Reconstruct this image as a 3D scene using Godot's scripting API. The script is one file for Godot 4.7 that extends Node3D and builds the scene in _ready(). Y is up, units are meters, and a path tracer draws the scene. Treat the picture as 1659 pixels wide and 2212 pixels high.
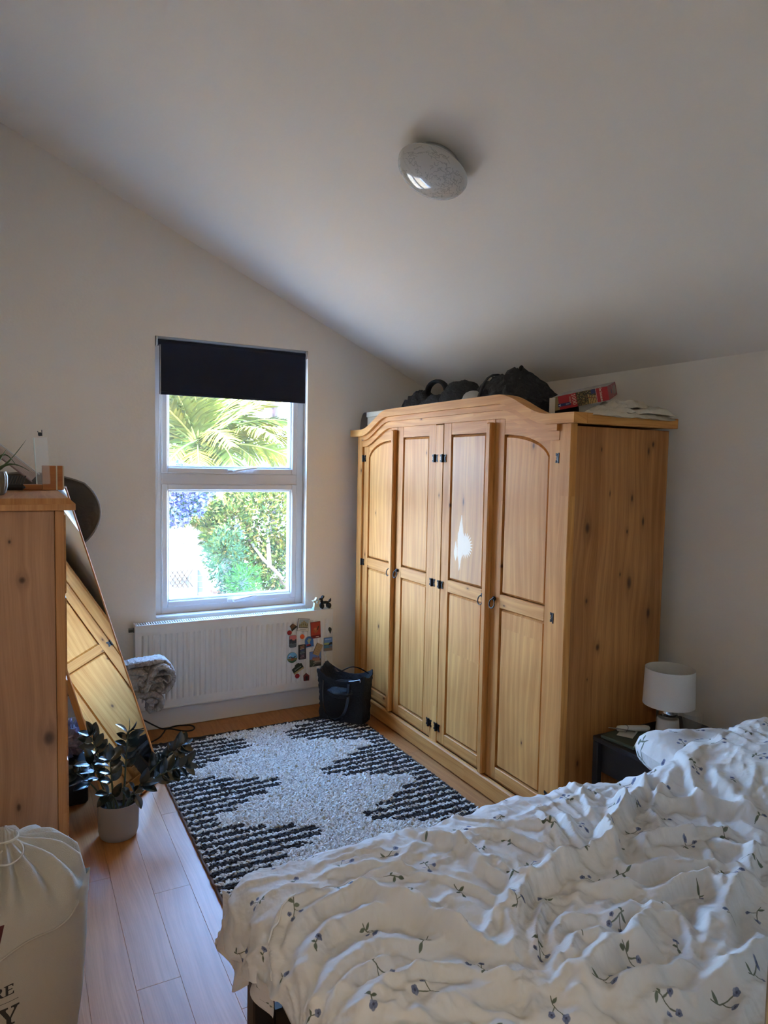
extends Node3D
# A bedroom under a sloping ceiling: y up, metres, x along the window wall, -z towards it.

const XL := -0.35
const XR := 2.63
const ZF := -4.1
const ZN := -0.18
const GROUND := -2.5

var taken := {}
var rng := RandomNumberGenerator.new()
var M := {}


# ---------------------------------------------------------------- mesh collector (faces given counter-clockwise from outside)
class G:
	var v := PackedVector3Array()
	var n := PackedVector3Array()
	var uv := PackedVector2Array()
	var col := PackedColorArray()
	var ix := PackedInt32Array()
	var xf := Transform3D()
	var tint := Color.WHITE
	var tinted := false

	func put(p: Vector3, nn: Vector3, u: Vector2) -> int:
		v.push_back(xf * p)
		n.push_back((xf.basis * nn).normalized())
		uv.push_back(u)
		col.push_back(tint)
		return v.size() - 1

	func face(pts: Array, us: Array = []) -> void:
		var nn: Vector3 = (pts[1] - pts[0]).cross(pts[2] - pts[0])
		if nn.length() < 1e-12 and pts.size() > 3:
			nn = (pts[2] - pts[0]).cross(pts[3] - pts[0])
		nn = nn.normalized()
		var first := v.size()
		for k in pts.size():
			put(pts[k], nn, us[k] if us.size() > k else Vector2(pts[k].x + pts[k].z, pts[k].y))
		for k in range(1, pts.size() - 1):
			ix.append_array([first, first + k + 1, first + k])

	func face_out(pts: Array, c: Vector3, us: Array = []) -> void:
		var nn: Vector3 = (pts[1] - pts[0]).cross(pts[2] - pts[0])
		var m := Vector3.ZERO
		for p in pts:
			m += p
		m /= pts.size()
		if nn.dot(m - c) < 0.0:
			pts.reverse()
			us.reverse()
		face(pts, us)

	# box with bevelled edges; the texture runs along axis "grain"
	func box(c: Vector3, s: Vector3, b := 0.0, grain := 1, off := Vector2.ZERO) -> void:
		var h := s * 0.5
		b = minf(b, minf(h.x, minf(h.y, h.z)) * 0.9)
		var uvf := func(p: Vector3, k: int) -> Vector2:
			var g := grain
			if k == g:
				return Vector2(p[(k + 1) % 3], p[(k + 2) % 3]) + off
			var o := 3 - k - g
			return Vector2(p[o] + p[k] * 0.37, p[g]) + off
		for k in 3:
			var a := (k + 1) % 3
			var d := (k + 2) % 3
			for sg in [-1.0, 1.0]:
				var pts := []
				for q in [[-1, -1], [1, -1], [1, 1], [-1, 1]]:
					var p := Vector3.ZERO
					p[k] = sg * h[k]
					p[a] = q[0] * (h[a] - b)
					p[d] = q[1] * (h[d] - b)
					pts.append(c + p)
				face_out(pts, c, pts.map(func(p): return uvf.call(p, k)))
		if b <= 0.0:
			return
		for k in 3:      # bevels along axis k
			var a := (k + 1) % 3
			var d := (k + 2) % 3
			for sa in [-1.0, 1.0]:
				for sd in [-1.0, 1.0]:
					var pts := []
					for q in [[-1, 0], [1, 0], [1, 1], [-1, 1]]:
						var p := Vector3.ZERO
						p[k] = q[0] * (h[k] - b)
						p[a] = sa * (h[a] if q[1] == 0 else h[a] - b)
						p[d] = sd * (h[d] - b if q[1] == 0 else h[d])
						pts.append(c + p)
					face_out(pts, c, pts.map(func(p): return uvf.call(p, a if a != grain else d)))
		for sx in [-1.0, 1.0]:
			for sy in [-1.0, 1.0]:
				for sz in [-1.0, 1.0]:
					var s3 := Vector3(sx, sy, sz)
					var pts := [c + s3 * Vector3(h.x, h.y - b, h.z - b), c + s3 * Vector3(h.x - b, h.y, h.z - b), c + s3 * Vector3(h.x - b, h.y - b, h.z)]
					face_out(pts, c, pts.map(func(p): return uvf.call(p, (grain + 1) % 3)))

	# smooth surface through a grid of points (rows of equal length)
	func sheet(rows: Array, us: Array = [], close_u := false, flip := false, close_v := false) -> void:
		var nr := rows.size()
		var nc: int = rows[0].size()
		var first := v.size()
		for r in nr:
			for c in nc:
				var c0 := (c - 1 + nc) % nc if close_u else maxi(c - 1, 0)
				var c1 := (c + 1) % nc if close_u else mini(c + 1, nc - 1)
				var r0 := (r - 1 + nr) % nr if close_v else maxi(r - 1, 0)
				var r1 := (r + 1) % nr if close_v else mini(r + 1, nr - 1)
				var du: Vector3 = rows[r][c1] - rows[r][c0]
				var dv: Vector3 = rows[r1][c] - rows[r0][c]
				if du.length_squared() < 1e-14:
					var rr := mini(r + 1, nr - 1) if r < nr / 2 else maxi(r - 1, 0)
					du = rows[rr][c1] - rows[rr][c0]
				var nn := du.cross(dv)
				if flip:
					nn = -nn
				put(rows[r][c], nn.normalized() if nn.length() > 1e-14 else Vector3.UP, us[r][c] if us.size() else Vector2(float(c) / maxi(nc - 1, 1), float(r) / maxi(nr - 1, 1)))
		for r in (nr if close_v else nr - 1):
			for c in (nc if close_u else nc - 1):
				var a := first + r * nc + c
				var b := first + r * nc + (c + 1) % nc
				var d := first + ((r + 1) % nr) * nc + c
				var e := first + ((r + 1) % nr) * nc + (c + 1) % nc
				if flip:
					ix.append_array([a, b, e, a, e, d])
				else:
					ix.append_array([a, e, b, a, d, e])

	# body of revolution about y; profile of Vector2(radius, y) from bottom to top
	func lathe(prof: Array, segs := 32, squash := Vector2.ONE) -> void:
		var rows := []
		for p in prof:
			var row := []
			for k in segs:
				var a := TAU * k / segs
				row.append(Vector3(p.x * cos(a) * squash.x, p.y, p.x * sin(a) * squash.y))
			rows.append(row)
		sheet(rows, [], true, true)

	# tube along a path
	func tube(path: Array, rad, segs := 8, flat := 1.0) -> void:
		var rows := []
		var up := Vector3.UP
		for k in path.size():
			var d: Vector3 = path[mini(k + 1, path.size() - 1)] - path[maxi(k - 1, 0)]
			d = d.normalized()
			if absf(d.dot(up)) > 0.97:
				up = Vector3.RIGHT if absf(d.x) < 0.9 else Vector3.BACK
			var s := d.cross(up).normalized()
			up = s.cross(d).normalized()
			var r: float = rad[k] if rad is Array else rad
			var row := []
			for q in segs:
				var a := TAU * q / segs
				row.append(path[k] + s * cos(a) * r + up * sin(a) * r * flat)
			rows.append(row)
		sheet(rows, [], true, false)
		for e in [0, path.size() - 1]:
			var c: Vector3 = path[e]
			var row: Array = rows[e]
			var dirn: Vector3 = path[1] - path[0] if e == 0 else path[-1] - path[-2]
			for q in segs:
				face_out([c, row[q], row[(q + 1) % segs]], c - (dirn if e else -dirn))

	# polygon (Vector2 list) pushed from z0 to z1
	func prism(poly: PackedVector2Array, z0: float, z1: float, us := 1.0) -> void:
		if Geometry2D.is_polygon_clockwise(poly):
			poly.reverse()
		var tri := Geometry2D.triangulate_polygon(poly)
		for k in range(0, tri.size(), 3):
			var a := poly[tri[k]]
			var b := poly[tri[k + 1]]
			var c := poly[tri[k + 2]]
			if (b - a).cross(c - a) < 0.0:
				var t := b
				b = c
				c = t
			face([Vector3(a.x, a.y, z1), Vector3(b.x, b.y, z1), Vector3(c.x, c.y, z1)], [a * us, b * us, c * us])
			face([Vector3(a.x, a.y, z0), Vector3(c.x, c.y, z0), Vector3(b.x, b.y, z0)], [a * us, c * us, b * us])
		for k in poly.size():
			var a := poly[k]
			var b := poly[(k + 1) % poly.size()]
			face([Vector3(a.x, a.y, z0), Vector3(b.x, b.y, z0), Vector3(b.x, b.y, z1), Vector3(a.x, a.y, z1)], [a * us, b * us, b * us + Vector2(0.01, 0), a * us + Vector2(0.01, 0)])

	func ball(c: Vector3, r: Vector3, segs := 16, rings := 10) -> void:
		var rows := []
		for k in rings + 1:
			var t := PI * k / rings - PI / 2
			var row := []
			for q in segs:
				var a := TAU * q / segs
				row.append(c + Vector3(cos(t) * cos(a) * r.x, sin(t) * r.y, cos(t) * sin(a) * r.z))
			rows.append(row)
		sheet(rows, [], true, true)

	func mesh() -> ArrayMesh:
		var arr := []
		arr.resize(Mesh.ARRAY_MAX)
		arr[Mesh.ARRAY_VERTEX] = v
		arr[Mesh.ARRAY_NORMAL] = n
		arr[Mesh.ARRAY_TEX_UV] = uv
		if tinted:
			arr[Mesh.ARRAY_COLOR] = col
		arr[Mesh.ARRAY_INDEX] = ix
		var m := ArrayMesh.new()
		m.add_surface_from_arrays(Mesh.PRIMITIVE_TRIANGLES, arr)
		return m


# ---------------------------------------------------------------- naming
func numbered(called: String) -> String:
	if not taken.has(called):
		taken[called] = 0
		return called
	taken[called] += 1
	return "%s_%03d" % [called, taken[called]]


func tag(o: Node3D, label := "", category := "", group := "", kind := "") -> Node3D:
	if label:
		o.set_meta("label", label)
	if category:
		o.set_meta("category", category)
	if group:
		o.set_meta("group", group)
	if kind:
		o.set_meta("kind", kind)
	return o


func thing(called: String, label: String, category: String, at := Vector3.ZERO, turn := 0.0, group := "") -> Node3D:
	var o := Node3D.new()
	o.name = numbered(called)
	add_child(o)
	o.position = at
	o.rotation.y = turn
	tag(o, label, category, group)
	return o


func part(called: String, m, mt: Material, parent: Node3D, at := Vector3.ZERO) -> MeshInstance3D:
	var o := MeshInstance3D.new()
	o.mesh = m.mesh() if m is G else m
	o.material_override = mt
	o.name = called
	o.position = at
	parent.add_child(o, true)
	return o


func node_part(called: String, parent: Node3D, at := Vector3.ZERO) -> Node3D:
	var o := Node3D.new()
	o.name = called
	o.position = at
	parent.add_child(o, true)
	return o


func single(called: String, g, mt: Material, label: String, category: String, at := Vector3.ZERO, group := "") -> MeshInstance3D:
	var o := part(numbered(called), g, mt, self, at)
	tag(o, label, category, group)
	return o


func struct(called: String, g, mt: Material) -> MeshInstance3D:
	var o := part(numbered(called), g, mt, self)
	tag(o, "", "", "", "structure")
	return o


# ---------------------------------------------------------------- materials
func mat(c: Color, rough := 0.7, metal := 0.0, tex: Texture2D = null, us := Vector3.ONE) -> StandardMaterial3D:
	var m := StandardMaterial3D.new()
	m.albedo_color = c
	m.roughness = rough
	m.metallic = metal
	if tex:
		m.albedo_texture = tex
		m.uv1_scale = us
	return m


func lin(r: float, g: float, b: float) -> Color:
	return Color(r, g, b).linear_to_srgb()


func noise(sd: int, freq: float, oct := 3, type := FastNoiseLite.TYPE_SIMPLEX_SMOOTH) -> FastNoiseLite:
	var f := FastNoiseLite.new()
	f.seed = sd
	f.noise_type = type
	f.frequency = freq
	f.fractal_octaves = oct
	if oct == 1:
		f.fractal_type = FastNoiseLite.FRACTAL_NONE
	return f


func noise_tex(sd: int, freq: float, size := 256, normal := false, strength := 4.0, oct := 4) -> NoiseTexture2D:
	var t := NoiseTexture2D.new()
	t.width = size
	t.height = size
	t.seamless = true
	t.noise = noise(sd, freq, oct)
	t.as_normal_map = normal
	t.bump_strength = strength
	return t


func bump(m: StandardMaterial3D, t: Texture2D, s := 1.0) -> StandardMaterial3D:
	m.normal_enabled = true
	m.normal_texture = t
	m.normal_scale = s
	return m


# wood: width x height in metres, knots as [x, y, rx, ry] in metres; colours in sRGB
func wood(w_px: int, h_px: int, wm: float, hm: float, sd: int, pale: Color, dark: Color, knots: Array, strip := 0.09, fine := 1.0, scar := false) -> ImageTexture:
	var n1 := noise(sd, 1.0, 2)
	var n2 := noise(sd + 7, 1.0, 3)
	var n3 := noise(sd + 13, 1.0, 2)
	var buf := PackedByteArray()
	buf.resize(w_px * h_px * 3)
	var tone := []
	var r := RandomNumberGenerator.new()
	r.seed = sd
	for k in 64:
		tone.append(r.randf_range(-0.16, 0.16))
	var knot_c := Color(dark.r * 0.42, dark.g * 0.36, dark.b * 0.34)
	var at := 0
	for j in h_px:
		var y := hm * j / h_px
		for i in w_px:
			var x := wm * i / w_px
			var pull := 0.0
			var in_knot := 0.0
			for k in knots:
				var dx: float = (x - k[0]) / k[2]
				var dy: float = (y - k[1]) / k[3]
				if absf(dx) > 7.0 or absf(dy) > 7.0:
					continue
				var d2 := dx * dx + dy * dy
				if d2 < 48.0:
					pull += signf(dx) * k[2] * 1.6 * exp(-d2 * 0.16) * (1.0 if absf(dx) > 0.2 else absf(dx) * 5.0)
					in_knot = maxf(in_knot, clampf(1.35 - sqrt(d2), 0.0, 1.0))
					in_knot = maxf(in_knot, 0.30 * exp(-d2 * 0.25))
			var xs := x - pull + n1.get_noise_2d(x * 2.0, y * 0.9) * 0.03
			var ring := sin(xs * 150.0 + 5.0 * n1.get_noise_2d(xs * 9.0 + 50.0, y * 0.6))
			var streak := n2.get_noise_2d(xs * 130.0, y * 2.2)
			var thread := n3.get_noise_2d(x * 520.0, y * 7.0)
			var cloud := n1.get_noise_2d(x * 5.0 + 90.0, y * 2.0)
			var st: float = tone[int(absf(x / strip)) % 64]
			var t := clampf(0.42 + st + 0.13 * ring + (0.26 * streak + 0.20 * thread) * fine + 0.22 * cloud, 0.0, 1.0)
			var c := pale.lerp(dark, t)
			if in_knot > 0.0:
				c = c.lerp(knot_c, in_knot * 0.85)
			if scar:
				c = scarred(c, x / wm, y / hm, thread, streak)
			buf[at] = int(clampf(c.r, 0, 1) * 255)
			buf[at + 1] = int(clampf(c.g, 0, 1) * 255)
			buf[at + 2] = int(clampf(c.b, 0, 1) * 255)
			at += 3
	return ImageTexture.create_from_image(Image.create_from_data(w_px, h_px, false, Image.FORMAT_RGB8, buf))


# the pale splintered patch on the third door: u across (0 left), v down
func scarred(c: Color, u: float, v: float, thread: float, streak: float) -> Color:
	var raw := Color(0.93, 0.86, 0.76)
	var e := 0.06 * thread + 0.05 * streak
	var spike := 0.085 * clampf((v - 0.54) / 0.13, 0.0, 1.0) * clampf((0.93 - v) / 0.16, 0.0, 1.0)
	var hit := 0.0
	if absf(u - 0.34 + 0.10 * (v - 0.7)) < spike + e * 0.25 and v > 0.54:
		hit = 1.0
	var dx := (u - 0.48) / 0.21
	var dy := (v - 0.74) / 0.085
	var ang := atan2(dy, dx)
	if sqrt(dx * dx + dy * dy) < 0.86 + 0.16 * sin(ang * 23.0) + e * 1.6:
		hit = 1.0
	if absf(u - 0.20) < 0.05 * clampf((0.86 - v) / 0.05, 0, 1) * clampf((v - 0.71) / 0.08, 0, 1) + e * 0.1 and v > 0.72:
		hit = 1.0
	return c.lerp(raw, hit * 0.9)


func make_materials() -> void:
	M.wall = bump(mat(lin(0.88, 0.815, 0.715), 0.85), noise_tex(3, 0.06, 256, true, 1.2), 0.25)
	M.wall.uv1_triplanar = true
	M.wall.uv1_scale = Vector3.ONE * 3.0
	M.ceiling = M.wall
	M.white = mat(lin(0.78, 0.78, 0.77), 0.5)
	M.gloss = mat(lin(0.80, 0.80, 0.80), 0.28)
	M.enamel = mat(lin(0.74, 0.71, 0.65), 0.38)
	M.black = mat(lin(0.012, 0.012, 0.014), 0.75)
	M.iron = mat(lin(0.014, 0.015, 0.017), 0.42, 0.4)
	M.steel = mat(lin(0.72, 0.72, 0.72), 0.12, 1.0)
	var kn := [[0.10, 0.31, 0.006, 0.012], [0.42, 0.83, 0.008, 0.013], [0.66, 1.30, 0.006, 0.010], [0.27, 1.12, 0.004, 0.008], [0.72, 0.42, 0.006, 0.014], [0.55, 0.10, 0.004, 0.007]]
	M.pine_tex = wood(640, 1280, 0.8, 1.6, 11, Color(0.88, 0.64, 0.36), Color(0.69, 0.43, 0.195), kn, 0.085, 0.8)
	M.pine = mat(Color.WHITE, 0.55, 0.0, M.pine_tex, Vector3(1 / 0.8, 1 / 1.6, 1))
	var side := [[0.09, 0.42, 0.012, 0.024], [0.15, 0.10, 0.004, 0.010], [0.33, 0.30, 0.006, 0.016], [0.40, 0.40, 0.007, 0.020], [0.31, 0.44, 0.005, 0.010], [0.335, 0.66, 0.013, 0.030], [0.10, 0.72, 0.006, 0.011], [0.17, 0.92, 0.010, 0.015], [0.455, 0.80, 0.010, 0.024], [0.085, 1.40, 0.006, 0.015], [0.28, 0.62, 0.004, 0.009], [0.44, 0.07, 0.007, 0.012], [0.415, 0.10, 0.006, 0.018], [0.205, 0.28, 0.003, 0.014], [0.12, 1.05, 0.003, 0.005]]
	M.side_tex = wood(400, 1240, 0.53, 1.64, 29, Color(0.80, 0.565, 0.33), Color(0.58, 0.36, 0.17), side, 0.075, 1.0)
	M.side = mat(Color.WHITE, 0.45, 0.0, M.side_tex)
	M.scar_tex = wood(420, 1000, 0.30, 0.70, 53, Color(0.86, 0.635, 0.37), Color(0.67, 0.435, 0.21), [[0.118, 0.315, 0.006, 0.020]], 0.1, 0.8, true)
	M.pine.metallic_specular = 0.35
	M.scar = mat(Color.WHITE, 0.55, 0.0, M.scar_tex)
	var ck := [[0.391, 0.209, 0.009, 0.011], [0.456, 0.702, 0.016, 0.024], [0.373, 0.903, 0.006, 0.013], [0.360, 0.093, 0.004, 0.006], [0.484, 0.424, 0.003, 0.006]]
	M.chest_tex = wood(360, 1000, 0.52, 1.44, 71, Color(0.79, 0.605, 0.445), Color(0.61, 0.435, 0.30), ck, 0.06, 0.7)
	M.chest = mat(Color.WHITE, 0.5, 0.0, M.chest_tex)
	M.chest_board = mat(Color(0.93, 0.93, 1.0), 0.5, 0.0, M.pine_tex, Vector3(1 / 0.8, 1 / 1.6, 1))
	M.plank_tex = wood(768, 1024, 0.9, 1.8, 97, Color(0.74, 0.51, 0.30), Color(0.60, 0.38, 0.20), [], 5.0, 1.2)
	for k in 3:
		var t: Color = [Color(1, 1, 1), Color(0.975, 0.97, 0.965), Color(1.0, 0.98, 0.96)][k]
		M["plank%d" % k] = mat(t, 0.42, 0.0, M.plank_tex, Vector3(1 / 0.9, 1 / 1.8, 1))
		M["plank%d" % k].metallic_specular = 0.36
	M.pane = mat(Color(1, 1, 1, 0.04), 0.0)
	M.pane.transparency = BaseMaterial3D.TRANSPARENCY_ALPHA
	M.clear = mat(Color(0.95, 0.98, 0.97, 0.12), 0.02)
	M.clear.transparency = BaseMaterial3D.TRANSPARENCY_ALPHA


func cy(x: float) -> float:
	return 3.2225 - 0.4515 * x


func _ready() -> void:
	rng.seed = 20
	camera_and_light()
	make_materials()
	room()
	planks()
	window()
	garden()
	wardrobe()
	bed()
	rug()
	chest()
	radiator()
	mirror_corner()
	plant()
	laundry_bag()
	tote_bag()
	blanket()
	cable()
	nightstand()
	ceiling_lamp()
	wardrobe_top()
	chest_top()
	magnets()
	radiator_ornaments()


func camera_and_light() -> void:
	var cam := Camera3D.new()
	cam.name = "camera"
	cam.fov = rad_to_deg(2.0 * atan(1106.0 / 1492.0))
	cam.near = 0.02
	cam.far = 300.0
	add_child(cam)
	var yaw := deg_to_rad(28.2)
	var pitch := deg_to_rad(-3.8)
	var roll := deg_to_rad(1.1)
	var fwd := Vector3(sin(yaw) * cos(pitch), sin(pitch), -cos(yaw) * cos(pitch))
	var right := Vector3(cos(yaw), 0, sin(yaw))
	var up := right.cross(fwd)
	cam.transform = Transform3D(Basis(right * cos(roll) + up * sin(roll), up * cos(roll) - right * sin(roll), -fwd), Vector3(0, 1.55, 0))
	cam.current = true
	var w := WorldEnvironment.new()
	w.name = "world"
	var e := Environment.new()
	e.background_mode = Environment.BG_SKY
	var sky := Sky.new()
	var sm := ProceduralSkyMaterial.new()
	sm.sky_top_color = Color(0.47, 0.70, 1.0)
	sm.sky_horizon_color = Color(0.82, 0.925, 1.0)
	sm.sky_curve = 0.15
	sm.ground_bottom_color = Color(0.55, 0.52, 0.47)
	sm.ground_horizon_color = Color(0.75, 0.76, 0.76)
	sm.sun_angle_max = 8.0
	sm.energy_multiplier = 22.0
	sky.sky_material = sm
	e.sky = sky
	e.tonemap_mode = Environment.TONE_MAPPER_LINEAR
	e.tonemap_exposure = 2.65
	e.sdfgi_enabled = true
	e.ssao_enabled = true
	e.ssil_enabled = true
	w.environment = e
	add_child(w)
	var sun := DirectionalLight3D.new()
	sun.name = "sun"
	add_child(sun)
	sun.look_at_from_position(Vector3(-0.55, 0.8, 0.2) * 20.0, Vector3.ZERO)
	sun.light_color = Color(1.0, 0.96, 0.88)
	sun.light_energy = 9.0
	sun.light_angular_distance = 0.6
	sun.shadow_enabled = true


# ---------------------------------------------------------------- room
func room() -> void:
	var g := G.new()
	# wall with the window: sides, above and below the opening
	var t0 := ZF - 0.28
	var hi := func(x: float) -> float: return cy(x) + 0.1
	g.prism(PackedVector2Array([Vector2(XL - 0.2, -0.2), Vector2(0.712, -0.2), Vector2(0.712, hi.call(0.712)), Vector2(XL - 0.2, hi.call(XL - 0.2))]), t0, ZF)
	g.prism(PackedVector2Array([Vector2(1.637, -0.2), Vector2(XR + 0.2, -0.2), Vector2(XR + 0.2, hi.call(XR + 0.2)), Vector2(1.637, hi.call(1.637))]), t0, ZF)
	g.prism(PackedVector2Array([Vector2(0.712, 2.26), Vector2(1.637, 2.26), Vector2(1.637, hi.call(1.637)), Vector2(0.712, hi.call(0.712))]), t0, ZF)
	g.prism(PackedVector2Array([Vector2(0.712, -0.2), Vector2(1.637, -0.2), Vector2(1.637, 0.651), Vector2(0.712, 0.651)]), t0, ZF)
	struct("wall_far", g, M.wall)
	g = G.new()
	g.box(Vector3(XR + 0.1, 1.05, (t0 + 1.2) * 0.5), Vector3(0.2, 2.5, 1.2 - t0))
	struct("wall_right", g, M.wall)
	g = G.new()
	g.box(Vector3(XL - 0.1, 1.7, (ZF - 0.06) * 0.5), Vector3(0.2, 3.8, -ZF + 0.06))
	struct("wall_left", g, M.wall)
	g = G.new()
	g.prism(PackedVector2Array([Vector2(0.316, -0.2), Vector2(XR + 0.2, -0.2), Vector2(XR + 0.2, hi.call(XR + 0.2)), Vector2(0.316, hi.call(0.316))]), ZN, ZN + 0.12)
	g.prism(PackedVector2Array([Vector2(XL - 0.2, 2.03), Vector2(0.316, 2.03), Vector2(0.316, hi.call(0.316)), Vector2(XL - 0.2, hi.call(XL - 0.2))]), ZN, ZN + 0.12)
	struct("wall_near", g, M.wall)
	g = G.new()
	g.prism(PackedVector2Array([Vector2(XL - 0.25, cy(XL - 0.25)), Vector2(XR + 0.25, cy(XR + 0.25)), Vector2(XR + 0.25, cy(XR + 0.25) + 0.25), Vector2(XL - 0.25, cy(XL - 0.25) + 0.25)]), t0 - 0.02, ZN + 0.12)
	struct("ceiling", g, M.ceiling)
	# landing outside the door where the camera stands
	g = G.new()
	g.box(Vector3(-0.7, 1.15, 0.57), Vector3(0.2, 2.7, 1.3))
	g.box(Vector3(0.9, 1.15, 0.57), Vector3(0.2, 2.7, 1.3))
	g.box(Vector3(0.1, 1.15, 1.32), Vector3(1.8, 2.7, 0.2))
	struct("wall_landing", g, M.wall)
	g = G.new()
	g.box(Vector3(0.1, 2.45, 0.68), Vector3(1.8, 0.2, 1.48))
	struct("ceiling_landing", g, M.wall)
	unseen_landing_lamp()
	g = G.new()
	g.box(Vector3(0.307, 1.0, -0.12), Vector3(0.02, 2.06, 0.12), 0.002)
	struct("trim_1", g, mat(lin(0.20, 0.165, 0.105), 0.5))
	g = G.new()
	g.box(Vector3(0.5 * (XL + XR), 0.06, ZF + 0.018), Vector3(XR - XL, 0.12, 0.036), 0.004)
	g.box(Vector3(0.5 * (XL + XR), 0.124, ZF + 0.012), Vector3(XR - XL, 0.012, 0.022), 0.004)
	struct("baseboard_far", g, M.white)


# unseen globe lamp behind the camera, placed to warm surfaces facing the open door
func unseen_landing_lamp() -> void:
	var t := thing("unseen_landing_lamp", "unseen globe lamp on the landing, out of view, placed to light surfaces facing the door", "lamp", Vector3(-0.24, 2.35, 0.30))
	var g := G.new()
	g.tube([Vector3(0, 0, 0), Vector3(0, -0.22, 0)], 0.006, 8)
	part("flex", g, M.white, t)
	g = G.new()
	g.lathe([Vector2(0.0, -0.03), Vector2(0.05, -0.03), Vector2(0.05, 0.0), Vector2(0.0, 0.0)], 24)
	part("ceiling_rose", g, M.white, t)
	g = G.new()
	g.ball(Vector3(0, -0.36, 0), Vector3(0.12, 0.12, 0.12), 32, 20)
	var glow := mat(lin(0.8, 0.75, 0.66), 0.6)
	glow.emission_enabled = true
	glow.emission = Color(1.0, 0.935, 0.83)
	glow.emission_energy_multiplier = 1.0
	part("globe", g, glow, t)
	var l := OmniLight3D.new()
	l.name = "unseen_bulb_light"
	l.light_color = Color(1.0, 0.935, 0.83)
	l.light_energy = 0.16
	l.light_size = 0.12
	l.omni_range = 12.0
	l.omni_attenuation = 2.0
	l.shadow_enabled = true
	l.position = Vector3(0, -0.36, 0)
	t.add_child(l)


func planks() -> void:
	var g := G.new()
	g.box(Vector3(1.1, -0.11, -1.45), Vector3(3.8, 0.18, 5.9))
	var floor_node := struct("floor", g, mat(lin(0.06, 0.04, 0.03), 0.9))
	var pw := 0.1275
	var len := 1.22
	var meshes := []
	for k in 6:
		g = G.new()
		g.box(Vector3(0, -0.01, 0), Vector3(pw - 0.0004, 0.02, len - 0.0004), 0.0006, 2, Vector2(rng.randf() * 3.0, rng.randf() * 3.0))
		meshes.append(g.mesh())
	var x0 := 0.167 - pw * 5.0
	for i in 25:
		var x := x0 + pw * (i + 0.5)
		# joints measured in the photograph for the strip in view, staggered elsewhere
		var joint := -2.48
		if i == 5:
			joint = -2.045 - 0.61
		elif i == 6:
			joint = -2.03
		elif i == 7:
			joint = -2.48
		elif i == 8:
			joint = -3.045
		else:
			joint = -2.0 - fposmod(i * 0.47, len)
		var z := joint
		while z > ZF - 0.1:
			z -= len
		while z < 1.2:
			var a := maxf(z, ZF)
			var b := minf(z + len, 1.25)
			if b - a > 0.05 and not (a > ZN and (x < -0.6 or x > 0.8)):
				var o := part("plank", meshes[rng.randi() % 6], M["plank%d" % (rng.randi() % 3)], floor_node, Vector3(x, 0, (a + b) * 0.5))
				o.scale.z = (b - a) / len
			z += len


func bars(g: G, x0: float, x1: float, y0: float, y1: float, w: float, z0: float, z1: float, b := 0.004) -> void:
	var zc := (z0 + z1) * 0.5
	var d := absf(z1 - z0)
	g.box(Vector3(x0 + w * 0.5, (y0 + y1) * 0.5, zc), Vector3(w, y1 - y0, d), b)
	g.box(Vector3(x1 - w * 0.5, (y0 + y1) * 0.5, zc), Vector3(w, y1 - y0, d), b)
	g.box(Vector3((x0 + x1) * 0.5, y0 + w * 0.5, zc), Vector3(x1 - x0 - 2 * w + 0.002, w, d - 0.0006), b)
	g.box(Vector3((x0 + x1) * 0.5, y1 - w * 0.5, zc), Vector3(x1 - x0 - 2 * w + 0.002, w, d - 0.0006), b)


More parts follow.
